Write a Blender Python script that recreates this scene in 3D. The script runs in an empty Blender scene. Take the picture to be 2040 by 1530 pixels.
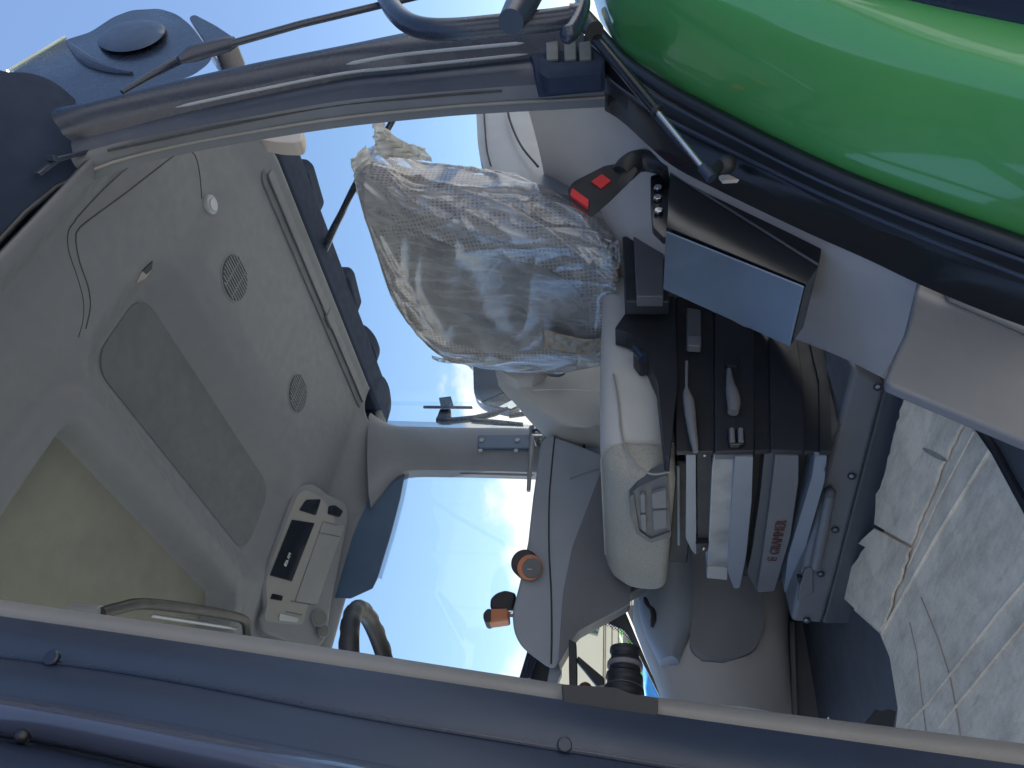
import bpy, bmesh, math, random
from math import radians, sin, cos, pi
from mathutils import Vector, noise
random.seed(7)
V = Vector
SC = bpy.context.scene
COL = SC.collection

# ------------------------------------------------------------------ camera
# X runs to the rear of the tractor, Y to its right-hand side, Z up; the cab floor is z = 0.
F = 1414.0                     # focal length in pixels of the 2040 px wide photograph
PITCH = radians(9.24)
HEAD = radians(47.9)
EYE = V((0, 0, 0.5))
GROUND_Z = -1.2
FH = V((cos(HEAD), sin(HEAD), 0))
RIGHT = V((sin(HEAD), -cos(HEAD), 0))
FWD = FH * cos(PITCH) + V((0, 0, 1)) * sin(PITCH)
UP = -FH * sin(PITCH) + V((0, 0, 1)) * cos(PITCH)
cam = bpy.data.cameras.new("camera")
cam.sensor_fit = 'HORIZONTAL'; cam.sensor_width = 36.0
cam.lens = F / 2040 * 36
cam.clip_start = 0.02; cam.clip_end = 3000
cam_o = bpy.data.objects.new("camera", cam); COL.objects.link(cam_o)
from mathutils import Matrix
m = Matrix.Identity(4)                       # the phone was held on its side
for i, a in enumerate((-UP, RIGHT, -FWD)):
    for j in range(3): m[j][i] = a[j]
m.translation = EYE
cam_o.matrix_world = m
SC.camera = cam_o

# ------------------------------------------------------------------ world, sun, exposure
SUN_ELEV, SUN_AZ = radians(71), radians(118)      # azimuth measured from +X towards +Y
SKY_STRENGTH = 0.08
w = bpy.data.worlds.new("World"); SC.world = w; w.use_nodes = True
wn, wl = w.node_tree.nodes, w.node_tree.links
wn.clear()
out = wn.new("ShaderNodeOutputWorld"); bg = wn.new("ShaderNodeBackground")
sky = wn.new("ShaderNodeTexSky"); sky.sky_type = 'NISHITA'; sky.sun_disc = False
sky.sun_elevation = SUN_ELEV
sky.sun_rotation = radians(90) - SUN_AZ
sky.air_density = 1.0; sky.dust_density = 0.35; sky.ozone_density = 2.4
tc = wn.new("ShaderNodeTexCoord"); sep = wn.new("ShaderNodeSeparateXYZ")
wl.new(tc.outputs["Generated"], sep.inputs[0])
mp = wn.new("ShaderNodeMapping"); mp.inputs["Scale"].default_value = (1, 1, 2.0)
mp.inputs["Location"].default_value = (0.37, 0.12, 0.3)
wl.new(tc.outputs["Generated"], mp.inputs[0])
nz = wn.new("ShaderNodeTexNoise"); nz.inputs["Scale"].default_value = 3.6; nz.inputs["Detail"].default_value = 9
nz.inputs["Roughness"].default_value = 0.56
wl.new(mp.outputs[0], nz.inputs["Vector"])
el = wn.new("ShaderNodeMapRange"); el.inputs[1].default_value = 0.10; el.inputs[2].default_value = 0.36
el.inputs[3].default_value = 0.18; el.inputs[4].default_value = -0.10
wl.new(sep.outputs["Z"], el.inputs[0])
ad = wn.new("ShaderNodeMath"); ad.operation = 'ADD'
wl.new(nz.outputs["Fac"], ad.inputs[0]); wl.new(el.outputs[0], ad.inputs[1])
cr = wn.new("ShaderNodeMapRange"); cr.interpolation_type = 'SMOOTHSTEP'
cr.inputs[1].default_value = 0.59; cr.inputs[2].default_value = 0.72
wl.new(ad.outputs[0], cr.inputs[0])
mx = wn.new("ShaderNodeMixRGB"); mx.inputs[2].default_value = (6.0, 5.8, 5.5, 1)
wl.new(cr.outputs[0], mx.inputs[0]); wl.new(sky.outputs[0], mx.inputs[1])
wl.new(mx.outputs[0], bg.inputs["Color"]); bg.inputs["Strength"].default_value = SKY_STRENGTH
wl.new(bg.outputs[0], out.inputs[0])
sun = bpy.data.lights.new("sun", 'SUN'); sun.energy = 5.0; sun.angle = radians(0.53); sun.color = (1, 0.95, 0.87)
sun_o = bpy.data.objects.new("sun", sun); COL.objects.link(sun_o)
sd = V((cos(SUN_ELEV) * cos(SUN_AZ), cos(SUN_ELEV) * sin(SUN_AZ), sin(SUN_ELEV)))
sun_o.rotation_euler = sd.to_track_quat('Z', 'Y').to_euler()
sun_o.location = (0, 0, 12)
SC.view_settings.view_transform = 'Standard'; SC.view_settings.look = 'None'
SC.view_settings.gamma = 1; SC.view_settings.use_curve_mapping = False
SC.view_settings.exposure = 1.5
SC.render.engine = 'CYCLES'
SC.cycles.use_denoising = True
SC.cycles.max_bounces = 14; SC.cycles.diffuse_bounces = 8; SC.cycles.transparent_max_bounces = 24
SC.cycles.sample_clamp_indirect = 6

# ------------------------------------------------------------------ pixel to place
def ray(x, y): return FWD * F + RIGHT * (765 - y) + UP * (1020 - x)
def onpl(x, y, n, d):
    r = ray(x, y); n = V(n)
    return EYE + r * ((d - n.dot(EYE)) / n.dot(r))
def pX(x, y, X): return onpl(x, y, (1, 0, 0), X)
def pY(x, y, Y): return onpl(x, y, (0, 1, 0), Y)
def pZ(x, y, Z): return onpl(x, y, (0, 0, 1), Z)
def ptsY(pp, Y): return [pY(a, b, Y) for a, b in pp]
def ptsX(pp, X): return [pX(a, b, X) for a, b in pp]
def ptsZ(pp, Z): return [pZ(a, b, Z) for a, b in pp]

def spline(pts, n, closed=False):
    """Catmull-Rom through 2D or 3D points, n samples even in length."""
    P = [V(p) for p in pts]
    if len(P) == 2 and not closed:
        return [P[0].lerp(P[1], i / (n - 1)) for i in range(n)]
    k = len(P); dense = []
    segs = k if closed else k - 1
    for i in range(segs):
        if closed: a, b, c, d = P[(i - 1) % k], P[i], P[(i + 1) % k], P[(i + 2) % k]
        else:
            b, c = P[i], P[i + 1]
            a = P[i - 1] if i else b * 2 - c
            d = P[i + 2] if i + 2 < k else c * 2 - b
        for j in range(16):
            t = j / 16
            dense.append(0.5 * ((2 * b) + (c - a) * t + (2 * a - 5 * b + 4 * c - d) * t * t + (3 * b - a - 3 * c + d) * t ** 3))
    dense.append(P[0].copy() if closed else P[-1].copy())
    L = [0]
    for i in range(1, len(dense)): L.append(L[-1] + (dense[i] - dense[i - 1]).length)
    res = []; tot = L[-1]; cnt = n if closed else n - 1; j = 0
    for i in range(n):
        s = tot * i / cnt
        while j < len(L) - 2 and L[j + 1] < s: j += 1
        d = L[j + 1] - L[j]
        res.append(dense[j].lerp(dense[j + 1], (s - L[j]) / d if d > 1e-9 else 0))
    return res
def rnd(pp, r, n=4):
    """Round the corners of a 2D polygon."""
    o = []; k = len(pp)
    for i in range(k):
        p = V(pp[i]); a = V(pp[i - 1]); b = V(pp[(i + 1) % k])
        rr = r[i] if isinstance(r, (list, tuple)) else r
        if rr <= 0: o.append(p); continue
        da = min(rr, (a - p).length * .48); db = min(rr, (b - p).length * .48)
        s = p + (a - p).normalized() * da; e = p + (b - p).normalized() * db
        for j in range(n + 1):
            t = j / n
            o.append(s * (1 - t) ** 2 + p * 2 * t * (1 - t) + e * t * t)
    return [(q.x, q.y) for q in o]

# ------------------------------------------------------------------ objects
def tag(o, label=None, cat=None, group=None, kind=None):
    if label: o["label"] = label
    if cat: o["category"] = cat
    if group: o["group"] = group
    if kind: o["kind"] = kind
    return o
def thing(name, loc, label, cat, group=None):
    o = bpy.data.objects.new(name, None); COL.objects.link(o)
    o.location = loc; o.empty_display_size = 0.1
    return tag(o, label, cat, group)
def worg(o):
    p = V((0, 0, 0))
    while o: p += o.location; o = o.parent
    return p
def mesh(name, verts, faces, mat, parent=None, smooth=True, bevel=0, seg=3, subsurf=0, solid=0, offset=-1, angle=35, label=None, cat=None, group=None, kind=None):
    verts = [V(v) for v in verts]
    if parent: org = worg(parent)
    else:
        n = len(verts); org = V((sum(v.x for v in verts) / n, sum(v.y for v in verts) / n, min(v.z for v in verts)))
    me = bpy.data.meshes.new(name)
    me.from_pydata([v - org for v in verts], [], faces)
    bm = bmesh.new(); bm.from_mesh(me)
    bmesh.ops.remove_doubles(bm, verts=bm.verts, dist=1e-6)
    bmesh.ops.recalc_face_normals(bm, faces=bm.faces)
    bm.to_mesh(me); bm.free()
    me.materials.append(mat)
    if smooth:
        for p in me.polygons: p.use_smooth = True
        me.set_sharp_from_angle(angle=radians(angle))
    o = bpy.data.objects.new(name, me); COL.objects.link(o)
    if parent: o.parent = parent
    else: o.location = org
    if solid:
        s = o.modifiers.new("solid", 'SOLIDIFY'); s.thickness = solid; s.offset = offset
    if bevel:
        b = o.modifiers.new("bevel", 'BEVEL'); b.width = bevel; b.segments = seg; b.limit_method = 'ANGLE'
        b.angle_limit = radians(40); b.harden_normals = True; b.use_clamp_overlap = True
    if subsurf:
        s = o.modifiers.new("subsurf", 'SUBSURF'); s.levels = s.render_levels = subsurf
    tag(o, label, cat, group, kind)
    return o
def prism(name, pts, vec, mat, parent=None, **kw):
    n = len(pts); vec = V(vec)
    vs = [V(p) for p in pts] + [V(p) + vec for p in pts]
    fs = [list(range(n)), list(range(2 * n - 1, n - 1, -1))]
    fs += [[i, (i + 1) % n, n + (i + 1) % n, n + i] for i in range(n)]
    kw.setdefault('bevel', 0.003)
    return mesh(name, vs, fs, mat, parent, **kw)
def box(name, lo, hi, mat, parent=None, **kw):
    a, b = lo, hi
    return prism(name, [(a[0], a[1], a[2]), (b[0], a[1], a[2]), (b[0], b[1], a[2]), (a[0], b[1], a[2])], (0, 0, b[2] - a[2]), mat, parent, **kw)
def tube(name, pts, r, mat, parent=None, seg=14, **kw):
    P = [V(p) for p in pts]; n = len(P)
    R = r if isinstance(r, (list, tuple)) else [r] * n
    vs, fs = [], []
    nrm = None
    for i in range(n):
        t = (P[min(i + 1, n - 1)] - P[max(i - 1, 0)]).normalized()
        if nrm is None:
            nrm = t.orthogonal().normalized()
        nrm = (nrm - t * nrm.dot(t)).normalized()
        b = t.cross(nrm)
        for k in range(seg):
            a = 2 * pi * k / seg
            vs.append(P[i] + (nrm * cos(a) + b * sin(a)) * R[i])
    for i in range(n - 1):
        for k in range(seg):
            fs.append([i * seg + k, i * seg + (k + 1) % seg, (i + 1) * seg + (k + 1) % seg, (i + 1) * seg + k])
    fs.append(list(range(seg))[::-1]); fs.append([(n - 1) * seg + k for k in range(seg)])
    kw.setdefault('bevel', 0)
    return mesh(name, vs, fs, mat, parent, **kw)
def loft(name, loops, mat, parent=None, cap=True, closed=True, **kw):
    n = len(loops[0]); vs = [V(p) for l in loops for p in l]; fs = []
    rng = n if closed else n - 1
    for i in range(len(loops) - 1):
        for k in range(rng):
            fs.append([i * n + k, i * n + (k + 1) % n, (i + 1) * n + (k + 1) % n, (i + 1) * n + k])
    if cap and closed:
        fs.append(list(range(n))[::-1]); fs.append([(len(loops) - 1) * n + k for k in range(n)])
    return mesh(name, vs, fs, mat, parent, **kw)
def ribbon(name, A, B, mat, parent=None, n=30, m=7, bulge=0.0, bvec=(0, -1, 0), prof=None, thick=0.02, back=(0, 1, 0), **kw):
    """A closed slab: a bulging sheet between two 3D edge curves, with a back set off by `thick`."""
    a, b = spline(A, n), spline(B, n); bv = V(bvec).normalized(); bk = V(back).normalized() * thick
    loops = []
    for i in range(n):
        row = []
        for j in range(m):
            t = j / (m - 1)
            h = (prof(t) if prof else sin(pi * t)) * bulge
            row.append(a[i].lerp(b[i], t) + bv * h)
        row += [a[i].lerp(b[i], 1 - j / (m - 1)) + bk for j in range(m)]
        loops.append(row)
    return loft(name, loops, mat, parent, **kw)
def rrect(cx, cy, hx, hy, r, n=5):
    o = []
    for (sx, sy, a0) in ((1, 1, 0), (-1, 1, pi / 2), (-1, -1, pi), (1, -1, 3 * pi / 2)):
        for i in range(n + 1):
            a = a0 + pi / 2 * i / n
            o.append((cx + sx * (hx - r) + r * cos(a), cy + sy * (hy - r) + r * sin(a)))
    return o
def copy_tree(o, parent=None):
    c = o.copy(); COL.objects.link(c); c.parent = parent
    for ch in [k for k in bpy.data.objects if k.parent == o]: copy_tree(ch, c)
    return c
def ball(name, c, r, mat, parent=None, seg=16, squash=(1, 1, 1), **kw):
    c = V(c); loops = []
    for i in range(1, seg // 2):
        a = pi * i / (seg // 2)
        loops.append([c + V((sin(a) * cos(2 * pi * k / seg) * r * squash[0], sin(a) * sin(2 * pi * k / seg) * r * squash[1], cos(a) * r * squash[2])) for k in range(seg)])
    return loft(name, loops, mat, parent, angle=60, **kw)
def disc(name, c, nrm, r, h, mat, parent=None, seg=28, r2=None, **kw):
    """A short cylinder standing on `c` along `nrm`."""
    nrm = V(nrm).normalized(); u = nrm.orthogonal().normalized(); v = nrm.cross(u); c = V(c)
    r2 = r if r2 is None else r2
    loops = [[c + (u * cos(2 * pi * k / seg) + v * sin(2 * pi * k / seg)) * rr + nrm * hh for k in range(seg)] for rr, hh in ((r, 0), (r2, h))]
    kw.setdefault('bevel', min(h, r) * .2)
    return loft(name, loops, mat, parent, **kw)
def text(name, body, size, origin, xdir, ydir, mat, parent, depth=0.0008, space=1.0):
    cu = bpy.data.curves.new(name, 'FONT'); cu.body = body; cu.size = size; cu.extrude = depth
    cu.align_x = 'LEFT'; cu.align_y = 'CENTER'; cu.space_character = space
    tmp = bpy.data.objects.new("tmp_text", cu); COL.objects.link(tmp)
    bpy.context.view_layer.update()
    me = bpy.data.meshes.new_from_object(tmp.evaluated_get(bpy.context.evaluated_depsgraph_get()))
    bpy.data.objects.remove(tmp)
    x, y = V(xdir).normalized(), V(ydir).normalized(); z = x.cross(y)
    org = V(origin) - worg(parent)
    for v in me.vertices: c = v.co.copy(); v.co = org + x * c.x + y * c.y + z * c.z
    me.name = name; me.materials.clear(); me.materials.append(mat)
    o = bpy.data.objects.new(name, me); COL.objects.link(o); o.parent = parent
    return o

# ------------------------------------------------------------------ materials
def mat(name, col, rough=0.5, metal=0.0, var=0.10, vscale=9, bump=0.0, bscale=400, spec=0.5, coat=0.0, rvar=0.12, dirt=0.0, dirtcol=(0.3, 0.27, 0.22), sheen=0.0):
    M = bpy.data.materials.new(name); M.use_nodes = True
    N, L = M.node_tree.nodes, M.node_tree.links
    p = N["Principled BSDF"]
    t = N.new("ShaderNodeTexCoord")
    n1 = N.new("ShaderNodeTexNoise"); n1.inputs["Scale"].default_value = vscale; n1.inputs["Detail"].default_value = 6
    L.new(t.outputs["Object"], n1.inputs["Vector"])
    r = N.new("ShaderNodeMapRange"); r.inputs[1].default_value = .25; r.inputs[2].default_value = .75
    r.inputs[3].default_value = 1 - var; r.inputs[4].default_value = 1 + var
    L.new(n1.outputs["Fac"], r.inputs[0])
    mlt = N.new("ShaderNodeVectorMath"); mlt.operation = 'SCALE'; mlt.inputs[0].default_value = col[:3]
    L.new(r.outputs[0], mlt.inputs["Scale"])
    base = mlt.outputs[0]
    if dirt:
        n3 = N.new("ShaderNodeTexNoise"); n3.inputs["Scale"].default_value = vscale * 4.3; n3.inputs["Detail"].default_value = 9; n3.inputs["Roughness"].default_value = .7
        L.new(t.outputs["Object"], n3.inputs["Vector"])
        r3 = N.new("ShaderNodeMapRange"); r3.inputs[1].default_value = .5; r3.inputs[2].default_value = .75; r3.inputs[4].default_value = dirt
        L.new(n3.outputs["Fac"], r3.inputs[0])
        mm = N.new("ShaderNodeMixRGB"); mm.inputs[2].default_value = (*dirtcol, 1)
        L.new(r3.outputs[0], mm.inputs[0]); L.new(base, mm.inputs[1]); base = mm.outputs[0]
    L.new(base, p.inputs["Base Color"])
    rr = N.new("ShaderNodeMapRange"); rr.inputs[1].default_value = .3; rr.inputs[2].default_value = .7
    rr.inputs[3].default_value = max(.02, rough - rvar * rough); rr.inputs[4].default_value = min(1, rough + rvar * rough)
    n2 = N.new("ShaderNodeTexNoise"); n2.inputs["Scale"].default_value = vscale * 3.1; n2.inputs["Detail"].default_value = 4
    L.new(t.outputs["Object"], n2.inputs["Vector"]); L.new(n2.outputs["Fac"], rr.inputs[0])
    L.new(rr.outputs[0], p.inputs["Roughness"])
    p.inputs["Metallic"].default_value = metal
    p.inputs["Specular IOR Level"].default_value = spec
    p.inputs["Coat Weight"].default_value = coat; p.inputs["Coat Roughness"].default_value = 0.04
    if sheen: p.inputs["Sheen Weight"].default_value = sheen
    if bump:
        nb = N.new("ShaderNodeTexNoise"); nb.inputs["Scale"].default_value = bscale; nb.inputs["Detail"].default_value = 2
        L.new(t.outputs["Object"], nb.inputs["Vector"])
        b = N.new("ShaderNodeBump"); b.inputs["Strength"].default_value = bump; b.inputs["Distance"].default_value = 0.001
        L.new(nb.outputs["Fac"], b.inputs["Height"]); L.new(b.outputs[0], p.inputs["Normal"])
    return M
M_liner = mat("headliner grey plastic", (.100, .112, .138), .66, var=.03, bump=.25, bscale=700)
M_liner2 = mat("headliner recess darker grey", (.072, .082, .100), .8, bump=.3, bscale=500)  # darker than the lining, sets the sunken panel apart
M_hatch = mat("hatch blind cloth", (.128, .134, .126), .8, bump=.3, bscale=600)
M_frame = mat("cab frame with glare tint", (.016, .024, .046), .28, var=.10, bump=.04, bscale=300)  # blue put into a dark grey frame, standing in for veiling glare
M_frame2 = mat("cab frame satin with glare tint", (.021, .031, .058), .38, var=.12, bump=.06, bscale=300)  # same glare blue mixed into the satin frame grey
M_under = mat("dull roof underside with glare tint", (.018, .029, .058), .85, var=.1, spec=.15)  # glare blue in the base here too
M_rubber = mat("black rubber seal", (.009, .012, .018), .42, var=.15, bump=.1, bscale=200)
M_black = mat("black plastic", (.012, .014, .019), .5, var=.15, bump=.15, bscale=500)
M_blackg = mat("black gloss paint", (.008, .010, .014), .22, bump=.03, bscale=80)
M_strip = mat("pillar strip grey", (.17, .168, .165), .5, var=.05, bump=.2, bscale=800)
M_trim = mat("beige grey trim", (.36, .345, .335), .55, var=.05, bump=.2, bscale=800)
M_trim2 = mat("warm light grey trim", (.40, .375, .365), .55, var=.05, bump=.2, bscale=800)
M_grey = mat("mid grey plastic", (.14, .145, .158), .5, var=.06, bump=.25, bscale=800)
M_dgrey = mat("dark grey plastic", (.085, .09, .10), .5, var=.08, bump=.25, bscale=800)
M_cons = mat("armrest console plastic", (.22, .25, .295), .45, var=.07, bump=.2, bscale=900)
M_seatg = mat("light grey seat leatherette", (.39, .39, .378), .7, var=.06, bump=.35, bscale=350)
M_steel = mat("brushed steel", (.55, .56, .58), .22, metal=1.0, var=.1, bump=.05, bscale=60)
M_chrome = mat("worn silver paint", (.36, .37, .39), .38, metal=.5, var=.35, vscale=14)
M_silver = mat("silver grey plastic", (.25, .28, .335), .35, metal=.3, var=.08)
M_green = mat("green tractor paint", (.068, .295, .080), .30, var=.05, vscale=3, coat=1.0, spec=.5, rvar=.05, dirt=.06, dirtcol=(.12, .2, .1))
M_red = mat("red plastic", (.55, .03, .035), .4)
M_orange = mat("orange plastic", (.40, .14, .06), .45)
M_glassdark = mat("dark display glass", (.008, .012, .02), .08)
M_visor = mat("dark tinted visor", (.04, .075, .14), .35)
M_boxsky = mat("black box front with sky sheen", (.20, .245, .31), .42, metal=.8, var=.12, vscale=6, bump=.05, bscale=150)  # blue base stands in for sky reflected in the black front
M_seam = mat("dark seam", (.03, .032, .035), .8)
M_text = mat("dark raised lettering", (.10, .045, .04), .6)
M_lcd = mat("pale display digits", (.5, .55, .6), .5)
M_white = mat("pale lit roof edge", (.42, .52, .50), .4)  # pale green tone stands for daylight on the roof's outer edge
M_amber = mat("work lamp lens", (.35, .36, .38), .1)

def film_material():
    M = bpy.data.materials.new("clear plastic film"); M.use_nodes = True
    N, L = M.node_tree.nodes, M.node_tree.links; N.clear()
    o = N.new("ShaderNodeOutputMaterial"); t = N.new("ShaderNodeTexCoord")
    tr = N.new("ShaderNodeBsdfTransparent"); tr.inputs[0].default_value = (.93, .94, .95, 1)
    gl = N.new("ShaderNodeBsdfGlossy"); gl.inputs["Roughness"].default_value = .20; gl.inputs[0].default_value = (.92, .95, 1, 1)
    df = N.new("ShaderNodeBsdfDiffuse"); df.inputs[0].default_value = (.72, .75, .79, 1)
    tl = N.new("ShaderNodeBsdfTranslucent"); tl.inputs[0].default_value = (.76, .78, .80, 1)
    md = N.new("ShaderNodeMixShader"); md.inputs[0].default_value = .45
    L.new(df.outputs[0], md.inputs[1]); L.new(tl.outputs[0], md.inputs[2])
    mp = N.new("ShaderNodeMapping"); mp.inputs["Rotation"].default_value = (radians(28), 0, 0); mp.inputs["Scale"].default_value = (1, 1, .16)
    L.new(t.outputs["Object"], mp.inputs[0])
    n1 = N.new("ShaderNodeTexNoise"); n1.inputs["Scale"].default_value = 17; n1.inputs["Detail"].default_value = 3; n1.inputs["Distortion"].default_value = .5; n1.inputs["Roughness"].default_value = .5
    L.new(mp.outputs[0], n1.inputs["Vector"])
    n2 = N.new("ShaderNodeTexNoise"); n2.inputs["Scale"].default_value = 15; n2.inputs["Detail"].default_value = 3; n2.inputs["Distortion"].default_value = 1.2; n2.inputs["Roughness"].default_value = .5
    L.new(t.outputs["Object"], n2.inputs["Vector"])
    n3 = N.new("ShaderNodeTexNoise"); n3.inputs["Scale"].default_value = 5; n3.inputs["Detail"].default_value = 3
    L.new(t.outputs["Object"], n3.inputs["Vector"])
    # painted fold highlights: milky streaks where the stretched noise crosses its middle
    s1 = N.new("ShaderNodeMath"); s1.operation = 'SUBTRACT'; s1.inputs[1].default_value = .5; L.new(n1.outputs["Fac"], s1.inputs[0])
    s2 = N.new("ShaderNodeMath"); s2.operation = 'ABSOLUTE'; L.new(s1.outputs[0], s2.inputs[0])
    s3 = N.new("ShaderNodeMapRange"); s3.inputs[1].default_value = 0; s3.inputs[2].default_value = .13; s3.inputs[3].default_value = 1; s3.inputs[4].default_value = 0
    L.new(s2.outputs[0], s3.inputs[0])
    c1 = N.new("ShaderNodeMath"); c1.operation = 'SUBTRACT'; c1.inputs[1].default_value = .5; L.new(n2.outputs["Fac"], c1.inputs[0])
    c2 = N.new("ShaderNodeMath"); c2.operation = 'ABSOLUTE'; L.new(c1.outputs[0], c2.inputs[0])
    c3 = N.new("ShaderNodeMapRange"); c3.inputs[1].default_value = 0; c3.inputs[2].default_value = .07; c3.inputs[3].default_value = .7; c3.inputs[4].default_value = 0
    L.new(c2.outputs[0], c3.inputs[0])
    mxm = N.new("ShaderNodeMath"); mxm.operation = 'MAXIMUM'; L.new(s3.outputs[0], mxm.inputs[0]); L.new(c3.outputs[0], mxm.inputs[1])
    big = N.new("ShaderNodeMapRange"); big.inputs[1].default_value = .35; big.inputs[2].default_value = .65; big.inputs[3].default_value = .09; big.inputs[4].default_value = .28
    L.new(n3.outputs["Fac"], big.inputs[0])
    fac = N.new("ShaderNodeMath"); fac.operation = 'MULTIPLY_ADD'; fac.inputs[1].default_value = .24; fac.use_clamp = True
    L.new(mxm.outputs[0], fac.inputs[0]); L.new(big.outputs[0], fac.inputs[2])
    m1 = N.new("ShaderNodeMixShader"); L.new(fac.outputs[0], m1.inputs[0]); L.new(tr.outputs[0], m1.inputs[1]); L.new(md.outputs[0], m1.inputs[2])
    bp = N.new("ShaderNodeBump"); bp.inputs["Strength"].default_value = .35; bp.inputs["Distance"].default_value = .010
    L.new(n1.outputs["Fac"], bp.inputs["Height"])
    bq = N.new("ShaderNodeBump"); bq.inputs["Strength"].default_value = .22; bq.inputs["Distance"].default_value = .008
    L.new(n2.outputs["Fac"], bq.inputs["Height"]); L.new(bp.outputs[0], bq.inputs["Normal"])
    fr = N.new("ShaderNodeFresnel"); fr.inputs[0].default_value = 1.5
    for q in (gl, fr): L.new(bq.outputs[0], q.inputs["Normal"])
    fm = N.new("ShaderNodeMath"); fm.operation = 'MULTIPLY_ADD'; fm.inputs[1].default_value = 1.4; fm.inputs[2].default_value = .05; fm.use_clamp = True
    L.new(fr.outputs[0], fm.inputs[0])
    m2 = N.new("ShaderNodeMixShader"); L.new(fm.outputs[0], m2.inputs[0]); L.new(m1.outputs[0], m2.inputs[1]); L.new(gl.outputs[0], m2.inputs[2])
    L.new(m2.outputs[0], o.inputs[0])
    return M
M_film = film_material()
def white_film():
    M = bpy.data.materials.new("milky film edge"); M.use_nodes = True
    N, L = M.node_tree.nodes, M.node_tree.links; N.clear()
    o = N.new("ShaderNodeOutputMaterial")
    tr = N.new("ShaderNodeBsdfTransparent")
    df = N.new("ShaderNodeBsdfDiffuse"); df.inputs[0].default_value = (.78, .78, .74, 1)
    tl = N.new("ShaderNodeBsdfTranslucent"); tl.inputs[0].default_value = (.8, .79, .74, 1)
    gl = N.new("ShaderNodeBsdfGlossy"); gl.inputs["Roughness"].default_value = .2
    a = N.new("ShaderNodeMixShader"); a.inputs[0].default_value = .5; L.new(df.outputs[0], a.inputs[1]); L.new(tl.outputs[0], a.inputs[2])
    b = N.new("ShaderNodeMixShader"); b.inputs[0].default_value = .12; L.new(a.outputs[0], b.inputs[1]); L.new(gl.outputs[0], b.inputs[2])
    c = N.new("ShaderNodeMixShader"); c.inputs[0].default_value = .8; L.new(tr.outputs[0], c.inputs[1]); L.new(b.outputs[0], c.inputs[2])
    L.new(c.outputs[0], o.inputs[0]); return M
M_milky = white_film()
def glass_material(tint=(.94, .97, .97)):
    M = bpy.data.materials.new("window glass"); M.use_nodes = True
    N, L = M.node_tree.nodes, M.node_tree.links; N.clear()
    o = N.new("ShaderNodeOutputMaterial")
    tr = N.new("ShaderNodeBsdfTransparent"); tr.inputs[0].default_value = (*tint, 1)
    gl = N.new("ShaderNodeBsdfGlossy"); gl.inputs["Roughness"].default_value = .02
    mx = N.new("ShaderNodeMixShader"); mx.inputs[0].default_value = .025; L.new(tr.outputs[0], mx.inputs[1]); L.new(gl.outputs[0], mx.inputs[2])
    L.new(mx.outputs[0], o.inputs[0]); return M
M_glass = glass_material()
def frit_material(scale=135.0):
    """Ceramic dots printed along a pane's edge."""
    M = bpy.data.materials.new("printed dots"); M.use_nodes = True
    N, L = M.node_tree.nodes, M.node_tree.links; N.clear()
    o = N.new("ShaderNodeOutputMaterial"); t = N.new("ShaderNodeTexCoord")
    mp = N.new("ShaderNodeMapping"); mp.inputs["Rotation"].default_value = (0, radians(45), 0); mp.inputs["Scale"].default_value = (scale,) * 3
    L.new(t.outputs["Object"], mp.inputs[0])
    fr = N.new("ShaderNodeVectorMath"); fr.operation = 'FRACTION'; L.new(mp.outputs[0], fr.inputs[0])
    sb = N.new("ShaderNodeVectorMath"); sb.operation = 'SUBTRACT'; sb.inputs[1].default_value = (.5, .5, .5); L.new(fr.outputs[0], sb.inputs[0])
    ml = N.new("ShaderNodeVectorMath"); ml.operation = 'MULTIPLY'; ml.inputs[1].default_value = (1, 0, 1); L.new(sb.outputs[0], ml.inputs[0])
    ln = N.new("ShaderNodeVectorMath"); ln.operation = 'LENGTH'; L.new(ml.outputs[0], ln.inputs[0])
    lt = N.new("ShaderNodeMath"); lt.operation = 'LESS_THAN'; lt.inputs[1].default_value = .36; L.new(ln.outputs["Value"], lt.inputs[0])
    tr = N.new("ShaderNodeBsdfTransparent"); df = N.new("ShaderNodeBsdfDiffuse"); df.inputs[0].default_value = (.03, .05, .09, 1)
    mx = N.new("ShaderNodeMixShader"); L.new(lt.outputs[0], mx.inputs[0]); L.new(tr.outputs[0], mx.inputs[1]); L.new(df.outputs[0], mx.inputs[2])
    L.new(mx.outputs[0], o.inputs[0]); return M
M_frit = frit_material()
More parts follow.
